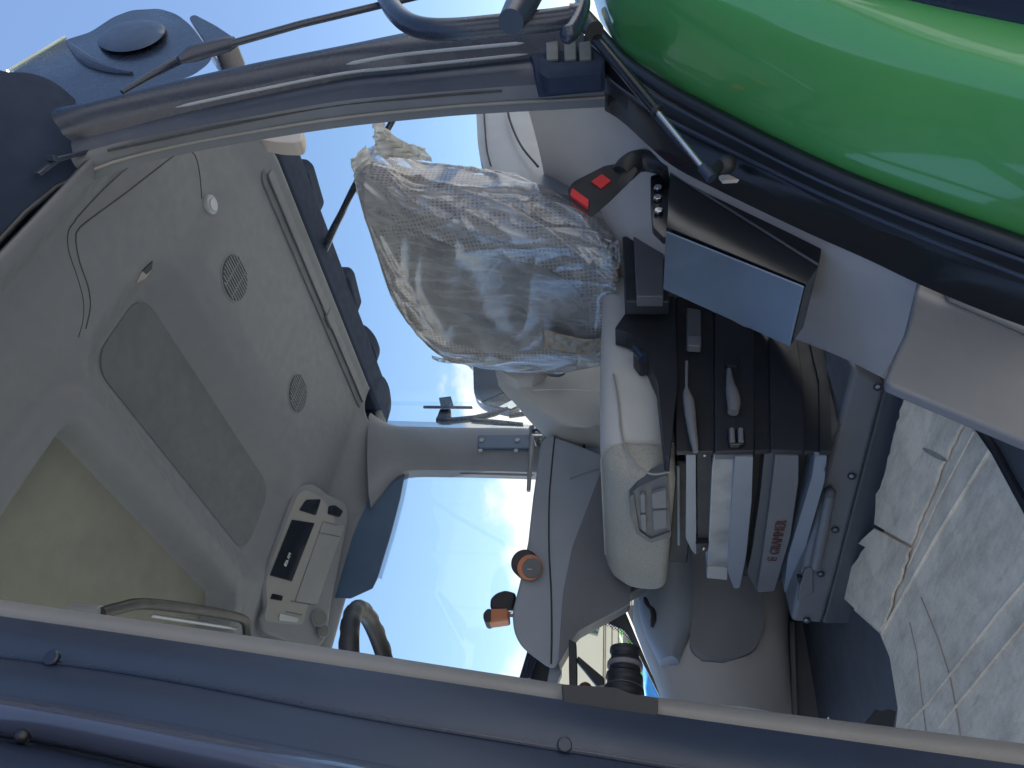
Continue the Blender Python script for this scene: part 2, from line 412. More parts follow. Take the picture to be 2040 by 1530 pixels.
def fabric_material(name, col, scale, dark=.35, strength=.6, thr=.32):
    """Woven cover with small round perforations."""
    M = mat(name, col, .85, var=.08, sheen=.2)
    N, L = M.node_tree.nodes, M.node_tree.links; p = N["Principled BSDF"]
    t = N.new("ShaderNodeTexCoord")
    vo = N.new("ShaderNodeTexVoronoi"); vo.voronoi_dimensions = '2D'; vo.inputs["Scale"].default_value = scale; vo.inputs["Randomness"].default_value = .12
    sx = N.new("ShaderNodeSeparateXYZ"); L.new(t.outputs["Object"], sx.inputs[0])
    ax = N.new("ShaderNodeMath"); ax.operation = 'SUBTRACT'; L.new(sx.outputs["Y"], ax.inputs[0]); L.new(sx.outputs["X"], ax.inputs[1])
    cx = N.new("ShaderNodeCombineXYZ"); L.new(ax.outputs[0], cx.inputs["X"]); L.new(sx.outputs["Z"], cx.inputs["Y"])
    L.new(cx.outputs[0], vo.inputs["Vector"])
    r = N.new("ShaderNodeMapRange"); r.inputs[1].default_value = thr * .6; r.inputs[2].default_value = thr; r.inputs[3].default_value = dark; r.inputs[4].default_value = 1
    L.new(vo.outputs["Distance"], r.inputs[0])
    src = p.inputs["Base Color"].links[0].from_socket
    s = N.new("ShaderNodeVectorMath"); s.operation = 'SCALE'; L.new(src, s.inputs[0]); L.new(r.outputs[0], s.inputs["Scale"])
    L.new(s.outputs[0], p.inputs["Base Color"])
    b = N.new("ShaderNodeBump"); b.inputs["Strength"].default_value = strength; b.inputs["Distance"].default_value = .002
    L.new(r.outputs[0], b.inputs["Height"]); L.new(b.outputs[0], p.inputs["Normal"])
    return M
M_perf = fabric_material("perforated seat fabric", (.38, .35, .335), 88, dark=.30, thr=.36)
M_backc = mat("seat centre cloth with film tone", (.20, .205, .215), .85, var=.12)  # smooth centre cloth, its tone darkened for the film's reflection over it
M_mesh = mat("grey melange mesh cloth", (.30, .295, .265), .9, var=.06, bump=1.0, bscale=900, dirt=.9, dirtcol=(.10, .10, .095))
M_mesh.node_tree.nodes["Noise Texture.001"].inputs["Scale"].default_value = 330
def cardboard_material(name, col, ang):
    M = bpy.data.materials.new(name); M.use_nodes = True
    N, L = M.node_tree.nodes, M.node_tree.links; p = N["Principled BSDF"]; p.inputs["Roughness"].default_value = .85
    t = N.new("ShaderNodeTexCoord")
    mp = N.new("ShaderNodeMapping"); mp.inputs["Rotation"].default_value = (0, 0, ang); mp.inputs["Scale"].default_value = (14, 3.0, 5)
    L.new(t.outputs["Object"], mp.inputs[0])
    n1 = N.new("ShaderNodeTexNoise"); n1.inputs["Scale"].default_value = 3; n1.inputs["Detail"].default_value = 10; n1.inputs["Roughness"].default_value = .7
    L.new(mp.outputs[0], n1.inputs["Vector"])
    n2 = N.new("ShaderNodeTexNoise"); n2.inputs["Scale"].default_value = 9; n2.inputs["Detail"].default_value = 8; n2.inputs["Roughness"].default_value = .72
    L.new(t.outputs["Object"], n2.inputs["Vector"])
    n3 = N.new("ShaderNodeTexNoise"); n3.inputs["Scale"].default_value = 60; n3.inputs["Detail"].default_value = 3
    L.new(mp.outputs[0], n3.inputs["Vector"])
    cr = N.new("ShaderNodeValToRGB")
    cr.color_ramp.elements[0].position = .36; cr.color_ramp.elements[0].color = (*[c * .74 for c in col], 1)
    cr.color_ramp.elements[1].position = .58; cr.color_ramp.elements[1].color = (*col, 1)
    L.new(n2.outputs["Fac"], cr.inputs[0])
    c2 = N.new("ShaderNodeValToRGB")
    c2.color_ramp.elements[0].position = .34; c2.color_ramp.elements[0].color = (.80, .79, .78, 1)
    c2.color_ramp.elements[1].position = .50; c2.color_ramp.elements[1].color = (1, 1, 1, 1)
    L.new(n1.outputs["Fac"], c2.inputs[0])
    c3 = N.new("ShaderNodeValToRGB")
    c3.color_ramp.elements[0].position = .30; c3.color_ramp.elements[0].color = (.45, .45, .45, 1)
    c3.color_ramp.elements[1].position = .36; c3.color_ramp.elements[1].color = (1, 1, 1, 1)
    L.new(n3.outputs["Fac"], c3.inputs[0])
    a = N.new("ShaderNodeMixRGB"); a.blend_type = 'MULTIPLY'; a.inputs[0].default_value = 1
    L.new(cr.outputs[0], a.inputs[1]); L.new(c2.outputs[0], a.inputs[2])
    b = N.new("ShaderNodeMixRGB"); b.blend_type = 'MULTIPLY'; b.inputs[0].default_value = .6
    L.new(a.outputs[0], b.inputs[1]); L.new(c3.outputs[0], b.inputs[2])
    L.new(b.outputs[0], p.inputs["Base Color"])
    wv = N.new("ShaderNodeTexWave"); wv.inputs["Scale"].default_value = 28; wv.inputs["Distortion"].default_value = .4
    mq = N.new("ShaderNodeMapping"); mq.inputs["Rotation"].default_value = (0, 0, ang); L.new(t.outputs["Object"], mq.inputs[0])
    L.new(mq.outputs[0], wv.inputs["Vector"])
    bp = N.new("ShaderNodeBump"); bp.inputs["Strength"].default_value = .10; bp.inputs["Distance"].default_value = .002
    L.new(wv.outputs["Fac"], bp.inputs["Height"])
    bq = N.new("ShaderNodeBump"); bq.inputs["Strength"].default_value = .15; bq.inputs["Distance"].default_value = .004
    L.new(n2.outputs["Fac"], bq.inputs["Height"]); L.new(bp.outputs[0], bq.inputs["Normal"])
    L.new(bq.outputs[0], p.inputs["Normal"])
    return M
M_card = cardboard_material("scuffed white cardboard", (.93, .77, .575), radians(-15))
M_card2 = cardboard_material("trodden grey cardboard", (.87, .725, .55), radians(-15))
M_ground = mat("pale concrete yard", (.30, .285, .26), .95, var=.2, vscale=.6, bump=.4, bscale=20)
M_cream = mat("cream wall sheet", (.78, .70, .54), .7, var=.04, vscale=1)
M_vgreen = mat("bright green machine paint", (.16, .55, .05), .4, coat=.5)
M_vblue = mat("bright blue machine paint", (.02, .22, .62), .4, coat=.5)
M_tyre = mat("tyre rubber", (.025, .026, .028), .75, var=.2, bump=.3, bscale=60)

# ================================================================== the setting outside
g = mesh("ground", [(-400, -400, GROUND_Z), (400, -400, GROUND_Z), (400, 400, GROUND_Z), (-400, 400, GROUND_Z)], [[0, 1, 2, 3]], M_ground, kind="structure")

def at_dist(x, y, dist):
    r = ray(x, y); h = math.hypot(r.x, r.y)
    return EYE + r * (dist / h)
# cream shed beyond the right-hand window: wall facing the tractor, ribbed cladding at its foot
shed_a, shed_b = at_dist(1250, 1150, 19), at_dist(1250, 1760, 19)
along = V((shed_b.x - shed_a.x, shed_b.y - shed_a.y, 0)).normalized(); away = V((FH.x, FH.y, 0)).normalized()
if along.cross(away).z > 0: pass
away = V((-along.y, along.x, 0));  away = away if away.dot(FH) > 0 else -away
def shed_pt(t, z, d=0): return V((shed_a.x, shed_a.y, 0)) + along * t + away * d + V((0, 0, z))
shed_w = (V((shed_b.x, shed_b.y, 0)) - V((shed_a.x, shed_a.y, 0))).length
zt = at_dist(1066, 1260, 19).z; zr = at_dist(1203, 1260, 19).z
shed = thing("storage_shed", shed_pt(shed_w / 2, GROUND_Z), "cream storage shed with ribbed cladding seen through the right-hand window", "building")
prism("upper_wall", [shed_pt(0, zr + .01), shed_pt(shed_w, zr + .01), shed_pt(shed_w, zt), shed_pt(0, zt)], away * 6, M_cream, shed, bevel=.01)
k = 0; z = GROUND_Z
while z < zr - .02:
    z2 = min(z + .16, zr)
    prism("cladding_board", [shed_pt(0, z + .015, .02), shed_pt(shed_w, z + .015, .02), shed_pt(shed_w, z2 - .015, .02), shed_pt(0, z2 - .015, .02)], away * 5.9, M_cream, shed, bevel=.012)
    z += .16
prism("plinth_wall", [shed_pt(.02, GROUND_Z, .06), shed_pt(shed_w - .02, GROUND_Z, .06), shed_pt(shed_w - .02, zr, .06), shed_pt(.02, zr, .06)], away * 5.7, mat("shed joint", (.4, .34, .25), .8), shed, bevel=0)
prism("roof", [shed_pt(-.3, zt, -.3), shed_pt(shed_w + .3, zt, -.3), shed_pt(shed_w + .3, zt + .12, -.3), shed_pt(-.3, zt + .12, -.3)], away * 7, M_frame2, shed, bevel=.01)

# a bright green machine and a blue one parked in front of the shed
def blob(name, px, dist, depth, M, parent, bevel=.05):
    pts = [at_dist(a, b, dist) for a, b in px]
    c = V((FH.x, FH.y, 0))
    return prism(name, pts, c * depth, M, parent, bevel=bevel)
gm = thing("green_machine", at_dist(1290, 1285, 11.5), "bright green farm machine behind the lower right-hand window", "machine")
gm.location.z = GROUND_Z
blob("hood", [(1232, 1262), (1246, 1260), (1262, 1290), (1292, 1330), (1292, 1352), (1276, 1356), (1262, 1322), (1240, 1290)], 11.5, 1.6, M_vgreen, gm)
blob("side_panel", [(1276, 1290), (1300, 1290), (1300, 1352), (1292, 1352)], 11.3, 1.2, M_vgreen, gm)
blob("grille", [(1262, 1292), (1276, 1292), (1290, 1322), (1280, 1330)], 11.2, .3, M_black, gm, .02)
blob("lamp", [(1240, 1268), (1252, 1268), (1250, 1284), (1239, 1282)], 11.2, .3, mat("lamp housing", (.25, .22, .2), .4), gm, .02)
for yy in (1270, 1345):
    disc("wheel", at_dist(1330, yy, 11.6) * 1.0, FH, .55, .5, M_tyre, gm, bevel=.06).location.z = 0
bmch = thing("blue_machine", at_dist(1310, 1360, 8.5), "bright blue farm machine low in the right-hand window", "machine")
bmch.location.z = GROUND_Z
blob("body", [(1286, 1338), (1318, 1325), (1345, 1375), (1345, 1440), (1290, 1440), (1282, 1372)], 8.5, 1.2, M_vblue, bmch)
blob("badge", [(1301, 1362), (1307, 1352), (1312, 1354), (1306, 1365)], 8.47, .05, mat("pale badge", (.8, .78, .6), .5), bmch, .004)
for yy in (1330, 1400):
    disc("wheel", at_dist(1380, yy, 8.9), FH, .42, .35, M_tyre, bmch, bevel=.05)

# added unseen hall behind the camera: its sunlit front bounces light through the door
hall = thing("bounce_hall", (0, -6.5, GROUND_Z), "unseen white hall added behind the camera to bounce light through the door", "building")
M_hall = mat("bounce hall cladding", (.74, .76, .79), .7, var=.05, vscale=1)
for i in range(30):
    box("hall_panel", (-15 + i * 1.0, -6.5, GROUND_Z), (-15 + i * 1.0 + .97, -6.42, 4.2), M_hall, hall, bevel=.01)
box("hall_core", (-15, -14, GROUND_Z), (15, -6.52, 4.3), M_grey, hall, bevel=.02)
box("hall_roof", (-15.5, -14.5, 4.32), (15.5, -6.2, 4.6), M_frame2, hall, bevel=.02)
box("hall_gate", (.5, -6.40, GROUND_Z), (4.6, -6.34, 2.9), M_dgrey, hall, bevel=.02)  # dark areas added to shape the reflections
box("hall_gate", (-7.5, -6.40, GROUND_Z), (-3.0, -6.34, 2.9), M_dgrey, hall, bevel=.02)

# ================================================================== the tractor's shell
tr = thing("tractor", (1.1, 1.45, GROUND_Z), "green tractor with dark cab frame, looked into through its open left door", "tractor")
DOOR = 0.65

# --- roof lining: one sheet with a hatch, a sunken panel and rolled edges
def sdbox(x, y, cx, cy, hx, hy, r):
    qx, qy = abs(x - cx) - hx + r, abs(y - cy) - hy + r
    return math.hypot(max(qx, 0), max(qy, 0)) + min(max(qx, qy), 0) - r
def sst(a, b, x):
    t = min(1, max(0, (x - a) / (b - a))); return t * t * (3 - 2 * t)
def zceil(X, Y):
    z = 1.65
    d = sdbox(X, Y, .30, 1.43, .545, .42, .07)         # hatch
    z += .062 * (1 - sst(-.045, .0, d))
    z -= .020 * (1 - sst(.045, .085, d)) * sst(-.01, .012, d)
    d2 = sdbox(X, Y, 1.125, 1.475, .185, .50, .09)     # sunken panel
    z += .055 * (1 - sst(-.07, .045, d2))
    z -= .03 * sst(.98, .74, Y)                        # side duct by the door
    z -= .05 * sst(.735, .66, Y)
    z -= .14 * sst(2.16, 2.34, Y) ** 1.5
    z -= .03 * sst(1.80, 2.0, X)
    z -= .02 * sst(1.30, 1.45, X) * sst(1.0, 1.1, Y)
    return z
xs = [-.12 + i * (2.075 / 212) for i in range(213)]; ys = [.645 + j * (1.695 / 172) for j in range(173)]
def ymin(x): return .645 + .215 * sst(1.40, 2.05, x)
vs = []; nY = len(ys)
for x in xs:
    for j in range(nY):
        ymax = 2.34 - .15 * sst(1.62, 1.95, x); y = ymin(x) + (ymax - ymin(x)) * j / (nY - 1); vs.append((x, y, zceil(x, y)))
fs = [[i * nY + j, i * nY + j + 1, (i + 1) * nY + j + 1, (i + 1) * nY + j] for i in range(len(xs) - 1) for j in range(nY - 1)]
liner = mesh("headliner", vs, fs, M_liner, tr, angle=60, solid=.012, offset=1)
prism("hatch_panel", [(x, y, 1.700) for x, y in rrect(.30, 1.43, .52, .395, .05)], (0, 0, .012), M_hatch, liner, bevel=.003)
prism("sunken_panel", [(x, y, 1.7015) for x, y in rrect(1.125, 1.475, .125, .44, .07)], (0, 0, .012), M_liner2, liner, bevel=.002)
def seam(name, px, r=.0022, M=M_seam, dz=0.0, parent=liner, n=40):
    P = []
    for q in spline([V((a, b, 0)) for a, b in px], n):
        p = pZ(q.x, q.y, 1.645)
        for _ in range(4): p = pZ(q.x, q.y, zceil(p.x, p.y) + dz)
        P.append(p)
    return tube(name, P, r, M, parent, seg=8)
seam("lid_seam", [(402, 396), (398, 350), (390, 312), (375, 297), (350, 308), (250, 385), (165, 448), (151, 470), (158, 520), (175, 570), (180, 610), (171, 655)], .0017)
seam("lid_groove", [(150, 440), (136, 462), (137, 500), (155, 555), (166, 600), (165, 640), (156, 672)], .0012)
seam("duct_line", [(295, 300), (215, 370), (150, 438)], .0020, M_frame2)
# keyhole flap
def cz(px, dz=0.0):
    P = []
    for a, b in px:
        p = pZ(a, b, 1.645)
        for _ in range(4): p = pZ(a, b, zceil(p.x, p.y) + dz)
        P.append(p)
    return P
prism("latch_plate", cz([(272, 564), (284, 540), (305, 520), (303, 538), (290, 555)], -.0015), (0, 0, .01), mat("latch grey", (.22, .21, .22), .5), liner, bevel=.001)
prism("latch_slot", cz([(284, 540), (305, 520), (303, 537), (292, 547)], -.0025), (0, 0, .01), M_black, liner, bevel=.0005)
# speakers: a ring and slotted grille
def speaker(cx, cy, r):
    z0 = zceil(cx, cy)
    sp = disc("speaker_ring", (cx, cy, z0 + .006), (0, 0, -1), r * 1.16, .008, M_liner, tr, seg=40, r2=r * 1.10, bevel=.002)
    disc("speaker_backing", (cx, cy, z0 - .0012), (0, 0, -1), r * 1.0, .0016, mat("speaker mesh dark", (.035, .042, .055), .8), sp, seg=36, bevel=0)
    n = 11
    for i in range(n):
        t = (i - (n - 1) / 2) / (n / 2)
        hl = r * math.sqrt(max(0, 1 - t * t * .92)) * .98
        y = cx + t * r * .96
        prism("slat", [(y - .0030, cy - hl, z0 - .0030), (y - .0030, cy + hl, z0 - .0030), (y + .0030, cy + hl, z0 - .0030), (y + .0030, cy - hl, z0 - .0030)], (0, 0, -.003), M_liner, sp, bevel=.0006, seg=1)
    for s in (-1, 1):
        box("slat_rib", (cx - r * .9, cy + s * r * .33 - .002, z0 - .0062), (cx + r * .9, cy + s * r * .33 + .002, z0 - .003), M_liner, sp, bevel=.0005, seg=1)
    return sp
speaker(1.511, 1.211, .066); speaker(1.526, 1.737, .066)
# reading lamp
lc = pZ(418, 408, 1.63); lc = pZ(418, 408, zceil(lc.x, lc.y))
lamp = disc("reading_lamp", lc + V((0, 0, .004)), (0, 0, -1), .030, .014, M_cons, tr, r2=.026, bevel=.004)
disc("lamp_lens", lc - V((0, 0, .009)), (0, 0, -1), .017, .004, M_silver, lamp, bevel=.0015)
# blind box along the rear edge
slot = prism("blind_slot", [(x, y, 1.6475) for x, y in rrect(1.885, 1.655, .040, .575, .035)], (0, 0, -.006 - .022), M_liner2, tr, bevel=.004)
prism("blind_cover", [(x, y, 1.618) for x, y in rrect(1.897, 1.40, .020, .30, .008)], (0, 0, -.007), M_liner, slot, bevel=.003)
prism("blind_cover", [(x, y, 1.618) for x, y in rrect(1.897, 1.97, .020, .23, .008)], (0, 0, -.007), M_liner, slot, bevel=.003)
prism("blind_catch", [(x, y, 1.618) for x, y in rrect(1.893, 1.72, .028, .03, .006)], (0, 0, -.011), M_liner, slot, bevel=.003)
tube("blind_wire", [(1.925, 1.11, 1.613), (1.925, 2.2, 1.613)], .0013, M_silver, slot, seg=6)
# roof body above, and the dark overhang behind the rear window
RB = [(-.45, .56), (1.22, .56), (1.38, .80), (1.88, 1.32), (2.06, 2.44), (-.45, 2.47)]
RT = [(-.42, .80), (1.15, .80), (1.30, .98), (1.80, 1.42), (1.96, 2.38), (-.42, 2.40)]
loft("roof_shell", [[V((x, y, 1.735)) for x, y in RB], [V((x, y, 1.80)) for x, y in [(a * .4 + c * .6, b * .4 + d * .6) for (a, b), (c, d) in zip(RB, RT)]], [V((x, y, 1.86)) for x, y in RT]], M_frame, tr, bevel=.015)
box("rear_overhang", (1.958, 1.00, 1.600), (2.115, 2.45, 1.69), M_under, tr, bevel=.02)
box("right_overhang", (-.40, 2.345, 1.60), (2.0, 2.46, 1.745), M_frame, tr, bevel=.02)
box("front_overhang", (-.44, .66, 1.60), (-.13, 2.33, 1.745), M_frame, tr, bevel=.02)
# left roof rail over the door
ribbon("roof_rail", [pZ(-90, 100, 1.70), pZ(0, 140, 1.70), pZ(60, 146, 1.70), pZ(110, 165, 1.69), pZ(158, 205, 1.68)],
       [pZ(-90, 565, 1.588), pZ(0, 486, 1.588), pZ(50, 432, 1.588), pZ(110, 382, 1.588), pZ(190, 345, 1.592)], M_under, tr, n=24, m=9, bulge=.02, bvec=(0, -.5, -1), thick=.06, back=(0, .3, 1))
tube("rail_seal", [pZ(-90, 557, 1.584), pZ(0, 478, 1.584), pZ(50, 424, 1.584), pZ(110, 374, 1.584), pZ(190, 338, 1.588)], .005, M_rubber, tr)
prism("striker_plate", ptsZ([(75, 345), (118, 312), (178, 298), (172, 308), (120, 322), (84, 350)], 1.575), (0, 0, .012), M_frame2, tr, bevel=.002)
prism("striker_lug", ptsZ([(106, 308), (116, 311), (122, 322), (110, 320)], 1.565), (0, 0, .02), M_frame2, tr, bevel=.002)

# --- rear left pillar: three bands and its highlights
E1 = [(95, 216), (165, 206), (300, 172), (500, 127), (700, 87), (830, 61), (1000, 36), (1160, 20)]
E2 = [(105, 275), (190, 252), (350, 214), (500, 182), (680, 147), (800, 134), (1050, 108), (1165, 98)]
E3 = [(110, 325), (205, 292), (350, 260), (500, 232), (680, 201), (850, 185), (1000, 173), (1200, 161)]
E4 = [(110, 372), (216, 326), (350, 291), (500, 263), (680, 235), (850, 217), (960, 208), (1205, 194)]
pil = ribbon("rear_pillar", ptsY(E1, .565), ptsY(E2, .60), M_frame, tr, bulge=.012, thick=.03)
ribbon("pillar_band", ptsY([(a, b - 2) for a, b in E2], .61), ptsY([(a, b + 2) for a, b in E3], .635), M_frame2, pil, bulge=.008, thick=.02)
ribbon("pillar_trim", ptsY(E3, .632), ptsY(E4, .665), mat("pillar trim blue grey", (.085, .098, .125), .45, bump=.15, bscale=600), pil, bulge=.008, thick=.02)
tube("pillar_edge", spline(ptsY(E4, .664), 30), .0032, M_strip, pil)
tube("pillar_highlight", spline(ptsY(E2[2:7], .594), 30), [.0006] + [.0032] * 28 + [.0006], M_cons, pil)  # paler tube drawn in as the pillar edge's highlight
tube("pillar_highlight", spline(ptsY([(690, 128), (780, 112), (900, 99), (1043, 86)], .570), 24), [.0006] + [.0035] * 22 + [.001], M_cons, pil)  # second highlight line, also a pale tube
tube("pillar_groove", spline(ptsY([(215, 300), (500, 240), (680, 209), (850, 193), (1000, 181)], .640), 24), .0025, M_seam, pil)
prism("pillar_foot", ptsY([(1060, 116), (1056, 108), (1075, 85), (1180, 66), (1205, 110), (1205, 152), (1070, 165)], .600), (0, .03, 0), M_under, pil, bevel=.004)
hb = prism("hinge_block", ptsY(rnd([(1077, 112), (1100, 124), (1198, 120), (1200, 148), (1090, 156), (1074, 145)], 6), .585), (0, .03, 0), M_under, pil, bevel=.005)
for xx in (1086, 1122, 1152):
    prism("hinge_knuckle", ptsY([(xx, 84), (xx + 26, 80), (xx + 27, 118), (xx + 2, 120)], .582), (0, .03, 0), mat("hinge grey", (.04, .05, .06), .6), pil, bevel=.003)

# --- door frame sweeping down along the fender
D1 = [(1165, 5), (1195, 40), (1215, 70), (1243, 106), (1300, 143), (1360, 181), (1560, 286), (1700, 351), (1870, 415), (2110, 500)]
D2 = [(1172, 80), (1195, 100), (1222, 125), (1252, 148), (1300, 182), (1360, 217), (1560, 320), (1700, 384), (1870, 452), (2110, 540)]
D3 = [(1190, 130), (1207, 152), (1230, 172), (1265, 197), (1310, 227), (1370, 258), (1560, 352), (1700, 416), (1870, 486), (2110, 580)]
D4 = [(1205, 192), (1225, 203), (1250, 222), (1290, 258), (1345, 302), (1440, 350), (1600, 424), (1740, 484), (1870, 543), (2110, 636)]
df = ribbon("lower_door_frame", ptsY(D2, .605), ptsY(D3, .63), M_rubber, tr, n=44, bulge=.008, thick=.03)
ribbon("frame_band", ptsY(D3, .632), ptsY(D4, .665), M_blackg, df, n=44, bulge=.006, thick=.03)
tube("door_seal", spline(ptsY([((a[0] + b[0]) / 2, (a[1] + b[1]) / 2) for a, b in zip(D1, D2)], .602), 60), .0135, M_rubber, df, seg=18)
tube("frame_bead", spline(ptsY(D3, .622), 60), .0028, M_frame2, df, seg=8)
tube("frame_bead", spline(ptsY([(a, b + 6) for a, b in D2], .598), 60), .0022, M_frame2, df, seg=8)

# --- fender: a rolled sheet round the wheel, its black lip outboard
FIN = spline([(p.x, p.z) for p in ptsY(D1[1:], .597)], 48)
cx, czz = 1.62, -.50
def fender_strip(name, y0, y1, f, M, parent, n=14, thick=.012):
    loops = []
    for q in FIN:
        rad = V((q.x - cx, q.y - czz)); rl = rad.length; rad.normalize()
        row = []
        for j in range(n):
            t = j / (n - 1); y = y0 + (y1 - y0) * t
            h = f(t); row.append(V((q.x + rad.x * h, y, q.y + rad.y * h)))
        for j in range(n):
            t = 1 - j / (n - 1); y = y0 + (y1 - y0) * t
            h = f(t) - thick; row.append(V((q.x + rad.x * h, y, q.y + rad.y * h)))
        loops.append(row)
    return loft(name, loops, M, parent)
fen = fender_strip("fender", .597, .372, lambda t: .030 * sin(min(t / .75, 1) * pi / 2) - (.045 * ((t - .75) / .25) ** 2 if t > .75 else 0), M_green, tr, n=22)
fender_strip("fender_lip", .378, .10, lambda t: -.028 - .03 * t * t, M_frame, fen, n=10)

# --- front pillar (nearest the camera)
A1 = [(-80, 1183), (300, 1238), (640, 1288), (1000, 1344), (1300, 1388), (2110, 1490)]
A2 = [(-80, 1219), (300, 1273), (650, 1326), (1000, 1379), (1300, 1424), (2110, 1537)]
A3 = [(-80, 1298), (260, 1341), (680, 1420), (1000, 1474), (1360, 1532), (2110, 1655)]
A4 = [(-80, 1372), (200, 1416), (700, 1512), (1360, 1640), (2110, 1780)]
A5 = [(-80, 1452), (60, 1472), (150, 1490), (330, 1530), (900, 1655), (2110, 1910)]
A6 = [(-80, 1620), (400, 1720), (1000, 1850), (2110, 2080)]
fp = ribbon("front_pillar", ptsY([(a, b - 3) for a, b in A2], .650), ptsY(A3, .615), M_frame2, tr, bulge=.006, thick=.03)
ribbon("pillar_trim", ptsY(A1, .675), ptsY([(a, b + 3) for a, b in A2], .660), M_strip, fp, bulge=.006, thick=.02)
ribbon("pillar_face", ptsY([(a, b - 2) for a, b in A3], .610), ptsY(A4, .575), M_frame2, fp, bulge=.004, thick=.02)
ribbon("pillar_roll", ptsY([(a, b - 2) for a, b in A4], .574), ptsY(A5, .560), mat("pillar gloss with sky tint", (.05, .06, .10), .2, var=.06, coat=.6), fp, m=13, bulge=.022, thick=.02)  # base lifted towards lavender for the sky highlight along this roll
ribbon("windscreen_seal", ptsY([(a, b - 2) for a, b in A5], .575), ptsY([(a, b + 14) for a, b in A5], .575), M_rubber, fp, bulge=.0, thick=.02)
ribbon("windscreen_edge", ptsY([(a, b + 12) for a, b in A5], .56), ptsY(A6, .50), M_frame2, fp, bulge=.01, thick=.02)
tube("pillar_crease", spline(ptsY(A3, .607), 30), .0022, M_frame, fp, seg=8)
for (a, b, Y, r) in ((108, 1312, .602, .0075), (1125, 1485, .6035, .006)):
    disc("bolt", pY(a, b, Y + .004), (-.15, -1, 0), r, .006, M_frame, fp, bevel=.002)
ball("seal_clip", pY(46, 1466, .556), .006, M_rubber, fp)
prism("door_latch", ptsY(rnd([(1118, 1362), (1230, 1369), (1255, 1380), (1312, 1391), (1310, 1426), (1122, 1402)], 5), .648), (0, .03, 0), M_black, fp, bevel=.004)

# --- rear right pillar with the light edge strips
PR = [(738, 822, 1010), (758, 836, 985), (780, 846, 955), (812, 851, 938), (900, 853, 937), (1000, 853, 939), (1120, 856, 943), (1210, 858, 947)]
rp = ribbon("right_pillar", ptsY([(a, b) for a, b, c in PR], 2.285), ptsY([(a, c) for a, b, c in PR], 2.285), mat("pillar cover", (.125, .140, .172), .5, bump=.15, bscale=600), tr, n=30, m=13, bulge=.05, prof=lambda t: sin(pi * t) ** .5, thick=.05)
ribbon("window_gasket", ptsY([(780, 849), (900, 852), (1210, 859)], 2.315), ptsY([(780, 856), (900, 858), (1210, 865)], 2.315), M_seam, rp, thick=.01)
ribbon("window_gasket", ptsY([(812, 934), (900, 936), (1060, 940)], 2.300), ptsY([(812, 939), (900, 941), (1060, 946)], 2.300), M_seam, rp, thick=.01)
# windows: right side and rear, printed dots along the pillar and the shade band
box("right_window", (-.3, 2.318, -.05), (1.69, 2.323, 1.60), M_glass, tr, bevel=0)
box("rear_quarter_window", (1.78, 2.318, .45), (1.99, 2.323, 1.60), M_glass, tr, bevel=0)
box("rear_window", (1.950, .96, .45), (1.955, 2.30, 1.604), M_glass, tr, bevel=0)
prism("printed_dot_band", ptsY([(770, 838), (1150, 848), (1150, 857), (770, 851)], 2.316), (0, .0006, 0), M_frit, rp, bevel=0, smooth=False)
vis = prism("shade_band", ptsY([(735, 985), (770, 945), (808, 934), (798, 990), (780, 1060), (752, 1152), (742, 1172), (698, 1192), (655, 1190)], 2.300), (0, .004, 0), M_visor, tr, bevel=.001)
prism("printed_dot_band", ptsY([(808, 934), (816, 936), (806, 992), (788, 1062), (760, 1155), (752, 1150), (780, 1060), (798, 990)], 2.302), (0, .0006, 0), M_frit, vis, bevel=0, smooth=False)

# --- floor and the trim beside the seat
fl = box("cab_floor", (.05, .735, -.06), (2.0, 2.31, 0.0), M_dgrey, tr, bevel=.004)
box("belly_pan", (-.2, .75, -.5), (2.0, 2.2, -.07), M_black, tr, bevel=.02)
arch = ribbon("wheel_arch_cover", ptsY([(1045, 193), (1130, 190), (1225, 200), (1345, 300), (1440, 348), (1600, 422), (1720, 476), (1842, 529)], .690),
       [pY(1095, 440, 1.22), pY(1150, 500, 1.22), pY(1215, 560, 1.20), pY(1330, 600, 1.16), pY(1440, 640, 1.12), pY(1560, 668, 1.05), pY(1664, 706, .98), pY(1757, 752, .90)], M_trim2, tr, n=50, m=21, bulge=-.015, bvec=(-.2, -.6, .7), prof=lambda t: sin(pi * t) * (1 - .25 * t), thick=.03, back=(.3, .6, -.6))
ribbon("arch_side_panel", ptsY([(948, 205), (950, 250), (953, 295), (962, 330), (980, 375)], .96), ptsY([(1075, 200), (1085, 240), (1110, 290), (1140, 335), (1180, 400)], 1.0), M_cons, tr, n=20, bulge=.012, thick=.04)
tube("arch_seam", spline(ptsY([(963, 206), (966, 250), (970, 298), (978, 330)], .950), 16), .0022, M_seam, tr, seg=8)
tube("arch_seam", spline(ptsY([(1009, 202), (1016, 240), (1038, 290), (1072, 332)], .948), 16), .003, M_seam, tr, seg=8)
sill = prism("sill_panel", ptsY(rnd([(1838, 526), (2110, 625), (2110, 906), (2040, 878), (1762, 762), (1770, 735), (1805, 660)], [0, 0, 0, 0, 14, 20, 0]), .705), (0, .018, 0), M_grey, tr, bevel=.006, seg=4)
prism("sill_lip", ptsY([(1884, 553), (1906, 548), (2110, 628), (2110, 690), (2040, 652), (1890, 588)], .693), (0, .014, 0), mat("sill lip grey", (.20, .20, .19), .55), sill, bevel=.006)
prism("sill_notch", ptsY([(1866, 543), (1905, 552), (1880, 562)], .698), (0, .008, 0), M_black, sill, bevel=.001)

